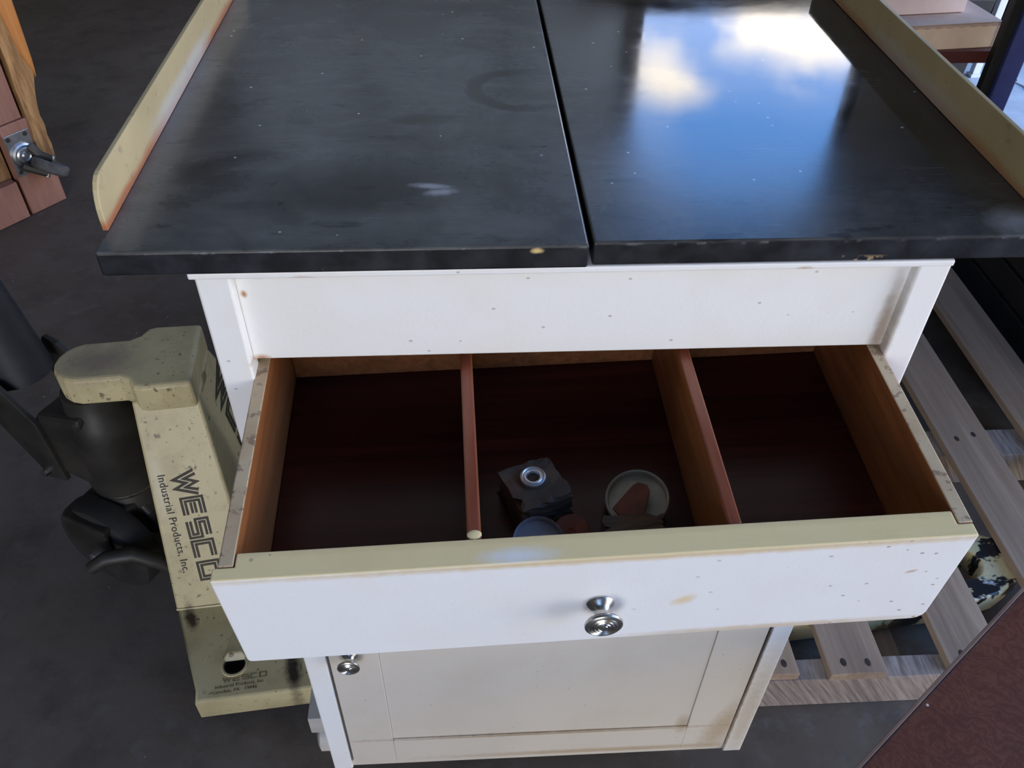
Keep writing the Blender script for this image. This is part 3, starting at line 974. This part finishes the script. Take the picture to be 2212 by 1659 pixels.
fk1 = fork(0, False)
fork(0, True)
# A-frame: sloping cheeks carrying the tongue plate
bm = bmesh.new()
def fr(y):
    return 2 * YC - y
hexa(bm, [(-0.046, 0.168, 0.076), (0.090, 0.168, 0.076), (0.090, fr(0.168), 0.076), (-0.046, fr(0.168), 0.076)],
     [(-0.051, 0.316, 0.412), (0.047, 0.316, 0.412), (0.047, fr(0.316), 0.412), (-0.051, fr(0.316), 0.412)])
frame = obj('frame', bm, 'jack', jk, bevel=0.004)
tip = [(-0.118 + 0.045 * cos(radians(a)), YC + 0.045 * sin(radians(a))) for a in range(80, 281, 20)]
outl = [(0.046, 0.304), (0.046, fr(0.304)), (-0.024, fr(0.302)), (-0.036, fr(0.306)), (-0.046, fr(0.322)), (-0.060, fr(0.330))] + tip + [(-0.060, 0.330), (-0.046, 0.322), (-0.036, 0.306), (-0.024, 0.302)]
bm = bmesh.new()
prism(bm, outl, 0.400, 0.452, 'xy')
obj('tongue', bm, 'jack', jk, bevel=0.007, seg=3, angle=50)
# weld line and steel ridge where slope meets fork
bm = bmesh.new()
tube(bm, [(-0.045, 0.1695, 0.079), (0.0, 0.1690, 0.0792), (0.09, 0.1690, 0.079)], 0.0025, 6)
obj('weld', bm, 'jack', frame)

# ---- lettering
def offset_path(pts, d, closed=False):
    n = len(pts)
    out = []
    for i in range(n):
        p = Vector(pts[i])
        pr = Vector(pts[i - 1]) if (i > 0 or closed) else None
        nx = Vector(pts[(i + 1) % n]) if (i < n - 1 or closed) else None
        ns = []
        if pr is not None:
            t = (p - pr).normalized()
            ns.append(Vector((-t.y, t.x)))
        if nx is not None:
            t = (nx - p).normalized()
            ns.append(Vector((-t.y, t.x)))
        if len(ns) == 2:
            m_ = (ns[0] + ns[1]).normalized()
            k = 1.0 / max(0.35, m_.dot(ns[0]))
            out.append(p + m_ * d * k)
        else:
            out.append(p + ns[0] * d)
    return out
def ribbon(bm, pts, d0, d1, closed, F):
    a = [bm.verts.new(F(p)) for p in offset_path(pts, d0, closed)]
    b = [bm.verts.new(F(p)) for p in offset_path(pts, d1, closed)]
    n = len(pts)
    for i in range(n if closed else n - 1):
        j = (i + 1) % n
        bm.faces.new((a[i], a[j], b[j], b[i]))
GLY = {'W': ([[(-0.02, 1), (0.27, 0.06), (0.5, 0.72), (0.73, 0.06), (1.02, 1)]], []),
       'E': ([[(1, 1), (0, 1), (0, 0), (1, 0)], [(0.22, 0.5), (0.92, 0.5)]], []),
       'S': ([[(1, 1), (0, 1), (0, 0.5), (1, 0.5), (1, 0), (0, 0)]], []),
       'C': ([[(1, 1), (0, 1), (0, 0), (1, 0)]], []),
       'O': ([], [[(0, 0), (1, 0), (1, 1), (0, 1)]])}
def block_letters(word, origin, ex, ey, w, h, gap, lw=0.115, mid=True):
    """inline block capitals laid along ex with tops towards ey"""
    bm = bmesh.new()
    x = 0.0
    for ch in word:
        ww = w * (1.25 if ch == 'W' else 1.0)
        def F(p, x=x, ww=ww):
            return origin + ex * (x + p.x * ww) + ey * (p.y * h)
        op, cl = GLY[ch]
        bands = [(-lw, -lw * 0.22), (lw * 0.22, lw)]
        for paths, closed in ((op, False), (cl, True)):
            for pth in paths:
                for a, b in bands:
                    ribbon(bm, pth, a, b, closed, F)
        x += ww + gap
    return bm
def flat_text(body, size, origin, ex, ey, nrm, mat, name, parent, space=1.0):
    me = text_mesh(body, size, space)
    for v in me.vertices:
        v.co = origin + ex * v.co.x + ey * v.co.y
    return link(name, me, mat, parent)
p_hi, p_lo = Vector((0, 0.316, 0.412)), Vector((0, 0.168, 0.076))
es = (p_lo - p_hi).normalized()
nrm = Vector((1, 0, 0)).cross(es).normalized()
if nrm.z < 0:
    nrm = -nrm
def slope(x, s, up=0.0009):
    return p_hi + Vector((x, 0, 0)) + es * s + nrm * up
tl = radians(3.5)
ex = (es * cos(tl) + Vector((1, 0, 0)) * sin(tl)).normalized()
ey = (Vector((1, 0, 0)) * cos(tl) - es * sin(tl)).normalized()
obj('lettering', block_letters('WESCO', slope(-0.0065, 0.124), ex, ey, 0.0265, 0.0270, 0.0120, 0.175), 'ink', frame)
flat_text('Industrial Products, Inc.', 0.0172, slope(-0.0345, 0.122), ex, ey, nrm, 'ink', 'lettering', frame, 1.06)
# big lettering down the load side
lx = Vector((0.047, 0.375, 0.412))
lx2 = Vector((0.090, 0.375, 0.076))
ld = (lx2 - lx).normalized()
ln = Vector((ld.z, 0, -ld.x))
if ln.x < 0:
    ln = -ln
oy = Vector((0, 1, 0))
obj('lettering', block_letters('WESCO', lx + ld * 0.045 + Vector((0, 0.015, 0)) + ln * 0.001, ld, oy, 0.042, 0.070, 0.010, 0.14), 'ink', frame)
# maker's label on the near heel
a2 = radians(2.0)
e1 = Vector((cos(a2), sin(a2), 0))
e2 = Vector((-sin(a2), cos(a2), 0))
lo = Vector((0.034, 0.0275, 0.0788))
obj('label_print', block_letters('WESCO', lo + e1 * 0.008, e1, e2, 0.0098, 0.0072, 0.0034), 'faint_ink', fk1)
flat_text('Industrial Products, Inc.', 0.0078, lo - e2 * 0.0095 - e1 * 0.004, e1, e2, None, 'ink', 'label_print', fk1)
flat_text('Lansdale, PA   19446', 0.0078, lo - e2 * 0.0180 - e1 * 0.006, e1, e2, None, 'ink', 'label_print', fk1)

# ---- pump, steering wheels, linkage and drawbar
PX = -0.128
SA = radians(-33)
bm = bmesh.new()
lathe(bm, [(0, 0.10), (0.052, 0.10), (0.055, 0.115), (0.055, 0.175), (0.049, 0.192), (0, 0.192)], 30, Matrix.Translation((PX, YC, 0)))
pump = obj('pump', bm, 'black_metal', jk, smooth=True)
bm = bmesh.new()
lathe(bm, [(0.046, 0.192), (0.0545, 0.192), (0.0555, 0.195), (0.0545, 0.1985), (0.046, 0.1985)], 36, Matrix.Translation((PX, YC, 0)), closed=True)
obj('steel_ring', bm, 'chrome', pump, smooth=True)
bm = bmesh.new()
lathe(bm, [(0, 0.199), (0.056, 0.199), (0.058, 0.215), (0.058, 0.325), (0.055, 0.352), (0.046, 0.366), (0.042, 0.3995), (0, 0.3995)], 30, Matrix.Translation((PX, YC, 0)))
obj('pump_head', bm, 'black_metal', pump, smooth=True)
RS = Matrix.Translation((PX, YC, 0)) @ Matrix.Rotation(SA, 4, 'Z')
bm = bmesh.new()
hexa(bm, [RS @ Vector(p) for p in [(-0.10, -0.056, 0.222), (0.0, -0.060, 0.222), (0.0, 0.060, 0.222), (-0.10, 0.056, 0.222)]],
     [RS @ Vector(p) for p in [(-0.085, -0.056, 0.350), (0.02, -0.056, 0.378), (0.02, 0.056, 0.378), (-0.085, 0.056, 0.350)]])
obj('yoke_block', bm, 'black_metal', jk, bevel=0.012, seg=3)
# side cheeks that carry the drawbar
for s in (-1, 1):
    bm = bmesh.new()
    vs_ = prism(bm, [(-0.06, 0.215), (-0.10, 0.205), (-0.165, 0.30), (-0.175, 0.37), (-0.155, 0.405), (-0.125, 0.40), (-0.07, 0.34)], s * 0.055, s * 0.065, 'xz')
    bmesh.ops.transform(bm, matrix=RS, verts=vs_)
    ck = obj('cheek', bm, 'black_metal', jk, bevel=0.002)
    bm = bmesh.new()
    q0, q1 = RS @ Vector((-0.150, s * 0.064, 0.375)), RS @ Vector((-0.150, s * 0.074, 0.375))
    cyl(bm, q0, q1, 0.010, 0.009, 14)
    obj('bolt', bm, 'chrome', ck, smooth=True)
    bm = bmesh.new()
    q0, q1 = RS @ Vector((-0.098, s * 0.064, 0.225)), RS @ Vector((-0.098, s * 0.075, 0.225))
    cyl(bm, q0, q1, 0.008, 0.007, 14)
    obj('bolt', bm, 'chrome', ck, smooth=True)
# foot release pedal / valve link
bm = bmesh.new()
tube(bm, [RS @ Vector(p) for p in [(-0.085, -0.02, 0.33), (-0.115, -0.025, 0.28), (-0.105, -0.03, 0.235), (-0.120, -0.03, 0.195)]], [0.010, 0.016, 0.012, 0.010], 10)
obj('valve_link', bm, 'black_metal', jk, smooth=True)
bm = bmesh.new()
cyl(bm, RS @ Vector((-0.120, -0.045, 0.200)), RS @ Vector((-0.120, -0.010, 0.192)), 0.008, seg=12)
obj('link_pin', bm, 'chrome', jk, smooth=True)
bm = bmesh.new()
hb = [RS @ Vector(p) for p in [(-0.150, 0, 0.372), (-0.165, 0, 0.48), (-0.205, 0, 0.75), (-0.235, 0, 0.95), (-0.25, 0, 1.06)]]
tube(bm, hb, [0.048, 0.042, 0.026, 0.020, 0.020], 18)
db = obj('drawbar', bm, 'handle_metal', jk, smooth=True)
bm = bmesh.new()
ring_pts = []
for i in range(29):
    a = 2 * pi * i / 28
    ring_pts.append(RS @ Vector((-0.265 - 0.01 * cos(a), 0.095 * sin(a), 1.12 - 0.07 * cos(a))))
tube(bm, ring_pts, 0.013, 10)
obj('grip', bm, 'handle_metal', db, smooth=True)
WZ = 0.095
bm = bmesh.new()          # axle carrier: cast block astride the wheels
prism(bm, [(-0.060, 0.100), (-0.030, 0.080), (0.030, 0.080), (0.066, 0.098), (0.060, 0.150), (0.040, 0.178), (-0.040, 0.178), (-0.058, 0.150)], -0.030, 0.030, 'xz')
bmesh.ops.transform(bm, matrix=RS, verts=bm.verts)
obj('axle_carrier', bm, 'black_metal', jk, bevel=0.008, seg=3)
for s in (-1, 1):
    M = RS @ Matrix.Translation((0.0, s * 0.072, WZ)) @ Matrix.Rotation(radians(90), 4, 'X')
    bm = bmesh.new()
    lathe(bm, [(0.0, -0.016), (0.040, -0.016), (0.048, -0.021), (0.084, -0.024), (0.092, -0.020), (WZ, -0.012), (WZ, 0.012), (0.092, 0.020), (0.084, 0.024), (0.048, 0.021), (0.040, 0.016), (0.0, 0.016)], 44, M)
    w = obj('steer_wheel', bm, 'rubber', jk, smooth=True)
    # cast arm over the outside of the wheel, carrying the axle end
    bm = bmesh.new()
    vs_ = prism(bm, [(-0.052, 0.168), (-0.055, 0.128), (-0.036, 0.088), (-0.012, 0.078), (0.014, 0.080), (0.030, 0.098), (0.036, 0.126), (0.046, 0.168)], s * 0.0985, s * 0.1080, 'xz')
    vs_ += box(bm, -0.050, 0.044, min(s * 0.030, s * 0.108), max(s * 0.030, s * 0.108), 0.160, 0.178)
    bmesh.ops.transform(bm, matrix=RS, verts=vs_)
    am = obj('axle_arm', bm, 'black_metal', jk, bevel=0.004)
    bm = bmesh.new()
    lathe(bm, [(0, 0), (0.013, 0), (0.012, 0.007), (0.008, 0.010), (0, 0.011)], 18, RS @ Matrix.Translation((0, s * 0.1080, WZ)) @ Matrix.Rotation(radians(90 if s < 0 else -90), 4, 'X'))
    obj('axle_cap', bm, 'zinc', am, smooth=True)
# curved lift links from the pump foot down to the frame
for s in (-1, 1):
    bm = bmesh.new()
    y_ = YC + s * 0.138
    tube(bm, [(PX - 0.045, y_ + s * 0.010, 0.138), (PX - 0.02, y_ + s * 0.006, 0.153), (PX + 0.02, y_, 0.150), (PX + 0.055, y_, 0.125), (PX + 0.085, y_, 0.085), (PX + 0.098, y_, 0.055)], [0.011, 0.013, 0.014, 0.013, 0.012, 0.011], 10)
    obj('lift_link', bm, 'black_metal', jk, smooth=True)
bm = bmesh.new()
cyl(bm, RS @ Vector((0, -0.107, WZ)), RS @ Vector((0, 0.107, WZ)), 0.011, seg=14)
obj('axle', bm, 'black_metal', jk, smooth=True)

# ================================================================== pallet
pl = thing('wooden_pallet', 'weathered grey wooden pallet of spaced deck boards lifted by the jack', 'pallet', (0.0, 0.0, 0.0))
PY0, PY1 = 0.090, 1.29
for yy in (PY0, 0.545, 1.225):
    bm = bmesh.new()
    d = 0.036 if yy == PY0 else 0.07
    box(bm, 0.330, 1.125, yy, yy + d, 0.001, 0.081)
    obj('stringer', bm, 'sawn', pl, bevel=0.0015)
bdm = None
for i, (x0, wd_, y0) in enumerate([(0.456, 0.090, 0.088), (0.648, 0.093, 0.094), (0.842, 0.100, 0.09), (1.018, 0.104, 0.09), (0.338, 0.07, 0.092)]):
    bm = bmesh.new()
    # rounded, slightly cupped board
    n = 6
    L0, L1 = 0.0, PY1 - y0
    prism(bm, [(0, 0), (wd_, 0), (wd_, 0.0165), (wd_ * 0.75, 0.0185), (wd_ * 0.5, 0.019), (wd_ * 0.25, 0.0185), (0, 0.0165)], L0, L1, 'xz')
    b = obj('deck_board', bm, 'weathered', pl, bevel=0.0012, loc=(x0, y0, 0.0812), angle=50)
    for (u, vv) in ((0.28, 0.020), (0.70, 0.018), (0.3, 0.485), (0.68, 0.495), (0.3, 1.16), (0.7, 1.15)):
        bm = bmesh.new()
        lathe(bm, [(0, 0.0), (0.0052, 0.0), (0.0040, 0.0008), (0, 0.0009)], 12, Matrix.Translation((wd_ * u, vv, 0.0183)) @ Matrix.Diagonal((1, 1.5, 1, 1)))
        obj('nail_head', bm, 'nail', b)
for x0, xx in ((0.560, 0.62),):
    bx('bottom_board', x0, xx, PY0 + 0.05, PY1 - 0.08, 0.002, 0.0185, 'weathered', pl)

# ================================================================== burl-topped low table, bottom right
ex_, ey_ = Vector((0.807, 0.590, 0)), Vector((0.590, -0.807, 0))
tA = math.atan2(0.590, 0.807)
TZ = 0.45
p0 = Vector((0.306, -0.190, 0))   # a point on the edge in view (z = .45 plane)
tbl = thing('burl_table', 'reddish brown burl-veneered low table in the bottom right foreground', 'table', (0, 0, 0))
base = Vector((0.294, -0.1985, 0)) + ex_ * (-0.12)
tbl.location = base
tbl.rotation_euler = (0, 0, tA)
# local: +x along the visible edge, -y away from the cabinet
bm = bmesh.new()
box(bm, 0, 0.56, -0.45, 0.0, TZ - 0.020, TZ)
obj('table_top', bm, ['burl', 'burl_edge'], tbl, bevel=0.002)
tt = tbl.children[-1]
for p in tt.data.polygons:
    if p.normal.z < 0.7:
        p.material_index = 1
bx('edge_strip', -0.003, 0.563, 0.0002, 0.0045, TZ - 0.022, TZ - 0.0004, 'burl_edge', tbl, 0.0008)
for lx_ in (0.03, 0.50):
    for ly_ in (-0.42, -0.06):
        bm = bmesh.new()
        hexa(bm, [(lx_ + 0.006, ly_ + 0.006, 0), (lx_ + 0.026, ly_ + 0.006, 0), (lx_ + 0.026, ly_ + 0.026, 0), (lx_ + 0.006, ly_ + 0.026, 0)],
             [(lx_, ly_, TZ - 0.0202), (lx_ + 0.032, ly_, TZ - 0.0202), (lx_ + 0.032, ly_ + 0.032, TZ - 0.0202), (lx_, ly_ + 0.032, TZ - 0.0202)])
        obj('leg', bm, 'burl_edge', tbl, bevel=0.002)

# ================================================================== furniture lying on its back, upper left
# local: +x along its underside face, +y into the piece (away from the viewer), z up
fu = thing('upended_dresser', 'upended brown wooden dresser showing torn wood and a caster on its underside', 'dresser', (-1.252, 1.722, 0), math.atan2(0.8, 0.6))
bx('leg_board', -0.108, 0.0, 0.0, 0.03, 0.002, 0.262, 'mauve', fu, 0.002)
bx('lower_board', -0.42, -0.118, -0.002, 0.028, 0.002, 0.110, 'mauve', fu, 0.002)
bx('upper_board', -0.50, -0.036, 0.004, 0.03, 0.264, 0.95, 'mauve', fu, 0.002)
bx('recess_panel', -0.42, -0.109, 0.035, 0.045, 0.002, 0.262, 'torn', fu, 0.001)
bx('carcass', -0.50, -0.01, 0.046, 0.50, 0.002, 0.95, 'mauve', fu, 0.003)
bm = bmesh.new()
rg = random.Random(5)
NZ = 22
L, R_ = [], []
for i in range(NZ + 1):
    z = 0.115 + i * (0.62 / NZ)
    L.append((-0.031 + 0.012 * (i / NZ) + rg.uniform(-0.0015, 0.0015), z))
    R_.append((0.004 + 0.040 * (i / NZ) ** 0.8 + rg.uniform(-0.007, 0.004) + (0.010 if 8 <= i <= 11 else 0), z))
prism(bm, L + R_[::-1], -0.006, 0.040, 'xz')
obj('torn_batten', bm, 'torn', fu, bevel=0.002)
bm = bmesh.new()
prism(bm, [(0.014, 0.42), (0.040, 0.345), (0.045, 0.40), (0.050, 0.60), (0.056, 0.95), (-0.03, 0.95), (-0.008, 0.60)], -0.010, 0.035, 'xz')
obj('turned_leg', bm, 'orange', fu, bevel=0.010, seg=3)
# plate caster
cp = bx('caster_plate', -0.108, -0.035, -0.004, -0.0005, 0.118, 0.236, 'zinc', fu, 0.0012)
RX90 = Matrix.Rotation(radians(90), 4, 'X')
for (u, v) in ((-0.097, 0.225), (-0.047, 0.225), (-0.097, 0.130), (-0.047, 0.130)):
    bm = bmesh.new()
    lathe(bm, [(0, 0), (0.0065, 0), (0.0055, 0.002), (0.002, 0.0026), (0, 0.0018)], 14, Matrix.Translation((u, -0.0042, v)) @ RX90)
    obj('screw', bm, 'black_metal', cp, smooth=True)
bm = bmesh.new()
lathe(bm, [(0, 0), (0.034, 0), (0.034, 0.006), (0.029, 0.009), (0.024, 0.0075), (0.020, 0.011), (0.014, 0.011), (0.011, 0.008), (0.007, 0.012), (0, 0.012)], 32, Matrix.Translation((-0.071, -0.0042, 0.172)) @ RX90)
obj('swivel_ring', bm, 'zinc', cp, smooth=True)
# fork arms reach down-right and forward to the axle
axl = Vector((-0.036, -0.050, 0.136))
for s in (-1, 1):
    bm = bmesh.new()
    sx = 0.021 * s
    off = Vector((0.62 * sx, 0.0, 0.78 * sx))
    tube(bm, [Vector((-0.071, -0.014, 0.172)) + off * 1.4, Vector((-0.055, -0.030, 0.150)) + off, axl + off], [0.013, 0.012, 0.010], 8)
    obj('caster_arm', bm, 'black_metal', cp, smooth=True)
    bm = bmesh.new()
    q = axl + off
    dirn = off.normalized()
    cyl(bm, q, q + dirn * 0.009, 0.0065, seg=12)
    obj('axle_nut', bm, 'zinc', cp, smooth=True)
bm = bmesh.new()
axd = Vector((0.62, 0.0, 0.78)).normalized()
Mw = Matrix.Translation(axl) @ axd.to_track_quat('Z', 'Y').to_matrix().to_4x4()
lathe(bm, [(0, -0.012), (0.032, -0.012), (0.041, -0.0155), (0.047, -0.010), (0.047, 0.010), (0.041, 0.0155), (0.032, 0.012), (0, 0.012)], 32, Mw)
obj('caster_wheel', bm, 'greyrubber', cp, smooth=True)

# ================================================================== rack and boxes, upper right
rk = thing('storage_rack', 'dark blue metal rack with a dark red shelf at the upper right', 'rack', (0, 0, 0))
RA = radians(7)
def post(x, y, nm='post'):
    p = bx(nm, x - 0.030, x + 0.030, y - 0.002, y + 0.040, 0.0, 1.25, 'blue', rk, 0.004)
    bx('post_side', x - 0.062, x - 0.0305, y + 0.012, y + 0.040, 0.0, 1.25, 'blackpaint', p, 0.002)
    return p
post(1.531, 1.855)
post(0.80, 1.855)
post(1.560, 2.44)
post(0.86, 2.44)
sh = bx('shelf', 0.72, 1.56, 1.8955, 2.43, 0.315, 0.352, 'shelf', rk, 0.002)
def carton(name, cx, cy, w, d, z0, h, rz, top, side, label, teeth=True):
    t = thing(name, label, 'box', (cx, cy, z0), rz, 'flat cartons on the rack shelf')
    bx('carton_body', -w, 0, 0, d, 0.0, h, side, t, 0.002)
    bm = bmesh.new()
    if teeth:
        n = 34
        pts = []
        for i in range(n + 1):
            x = -w - 0.002 + (w + 0.004) * i / n
            pts.append((x, h - 0.006 - (0.004 if i % 2 else 0.0)))
        pts += [(0.002, h + 0.0015), (-w - 0.002, h + 0.0015)]
        prism(bm, pts, -0.0025, -0.0003, 'xz')
    box(bm, -w - 0.002, 0.002, -0.0025, d + 0.002, h + 0.0002, h + 0.003)
    obj('lid', bm, top, t)
    return t
carton('flat_carton', 1.490, 1.925, 0.62, 0.46, 0.3522, 0.072, RA, 'card', 'card_side', 'tan corrugated carton with scalloped lid edge, lower on the rack shelf')
carton('flat_carton', 1.405, 1.995, 0.56, 0.32, 0.4290, 0.050, RA, 'card_pale', 'card_pale', 'pale pink carton stacked on top of the tan carton', False)
# white pole with foot
wp = thing('white_stand', 'thin white metal stand behind the blue rack post', 'stand', (1.858, 2.548, 0))
bx('pole', -0.014, 0.014, -0.014, 0.014, 0.012, 1.2, 'whitepole', wp, 0.002)
bx('foot_plate', -0.02, 0.02, -0.02, 0.02, 0.0, 0.012, 'whitepole', wp, 0.002)
# black tub under the shelf, dark chest behind, black crate beside the pallet
def tub(name, label, cat, x0, x1, y0, y1, h, mat, t=0.012, flare=0.03):
    bm = bmesh.new()
    o_b = [(x0 + flare, y0 + flare, 0), (x1 - flare, y0 + flare, 0), (x1 - flare, y1 - flare, 0), (x0 + flare, y1 - flare, 0)]
    o_t = [(x0, y0, h), (x1, y0, h), (x1, y1, h), (x0, y1, h)]
    i_t = [(x0 + t, y0 + t, h), (x1 - t, y0 + t, h), (x1 - t, y1 - t, h), (x0 + t, y1 - t, h)]
    i_b = [(x0 + flare + t, y0 + flare + t, t), (x1 - flare - t, y0 + flare + t, t), (x1 - flare - t, y1 - flare - t, t), (x0 + flare + t, y1 - flare - t, t)]
    R4 = [[bm.verts.new(p) for p in q] for q in (o_b, o_t, i_t, i_b)]
    bm.faces.new(R4[0][::-1])
    bm.faces.new(R4[3])
    for A, Bv in zip(R4, R4[1:]):
        for i in range(4):
            bm.faces.new((A[i], A[(i + 1) % 4], Bv[(i + 1) % 4], Bv[i]))
    o = tag(obj(name, bm, mat, None, bevel=0.004), label, cat)
    return o
tub('plastic_tub', 'black open plastic tub on the floor under the rack shelf', 'tub', 0.95, 1.80, 2.49, 3.0, 0.30, 'blackpaint', 0.012, 0.012)
ch = thing('dark_chest', 'dark chest at the far right edge behind the rack', 'chest', (2.12, 2.78, 0))
bx('body', 0, 0.75, 0, 0.6, 0.0, 0.46, 'blackpaint', ch, 0.004)
bx('lid', -0.01, 0.76, -0.01, 0.61, 0.4602, 0.50, 'blackpaint', ch, 0.006)
ck = thing('black_crate', 'black slatted crate standing in shadow beside the pallet', 'crate', (1.215, 0.62, 0))
for i in range(4):
    z = 0.004 + i * 0.075
    bx('slat', 0, 0.012, 0, 0.70, z, z + 0.065, 'blackpaint', ck)
    bx('slat', 0.0125, 0.27, 0, 0.012, z, z + 0.065, 'blackpaint', ck)
    bx('slat', 0.258, 0.27, 0.0125, 0.70, z, z + 0.065, 'blackpaint', ck)
    bx('slat', 0.0125, 0.2575, 0.688, 0.70, z, z + 0.065, 'blackpaint', ck)
bx('crate_base', 0.0125, 0.2575, 0.0125, 0.6875, 0.002, 0.014, 'blackpaint', ck)
bx('crate_lid', 0, 0.27, 0, 0.70, 0.2945, 0.306, 'blackpaint', ck)
wr = thing('shade_blocker', 'unseen tall dark block added to shade the pallet', 'light blocker', (1.54, 0.30, 0))  # out-of-view block shaped like a wardrobe, added to keep light off the pallet
bx('body', 0, 0.48, 0, 1.35, 0.06, 2.0, 'shelf', wr, 0.004)
bx('blocker_plinth', 0.02, 0.46, 0.02, 1.33, 0.0, 0.0598, 'blackpaint', wr, 0.003)
bx('blocker_cornice', -0.015, 0.495, -0.015, 1.365, 2.0002, 2.04, 'shelf', wr, 0.006)
for yy in (0.006, 0.678):
    d_ = bx('door', -0.0185, -0.0005, yy, yy + 0.666, 0.07, 1.99, 'shelf', wr, 0.003)  # door leaf of the added, unseen shade blocker

# scrap of black rubber with a wire tail on the bright floor
sc_ = thing('rubber_scrap', 'small black rubber scrap with a wire tail on the pale floor', 'scrap', (1.955, 2.50, 0))
bm = bmesh.new()
prism(bm, [(-0.04, -0.02), (0.01, -0.03), (0.045, -0.012), (0.03, 0.02), (-0.02, 0.024)], 0.0, 0.012, 'xy')
obj('rubber_piece', bm, 'rubber', sc_, bevel=0.004)
bm = bmesh.new()
tube(bm, [(0.03, -0.01, 0.004), (0.05, -0.05, 0.003), (0.045, -0.09, 0.003), (0.08, -0.12, 0.003)], 0.003, 6)
obj('wire_tail', bm, 'whitepole', sc_, smooth=True)
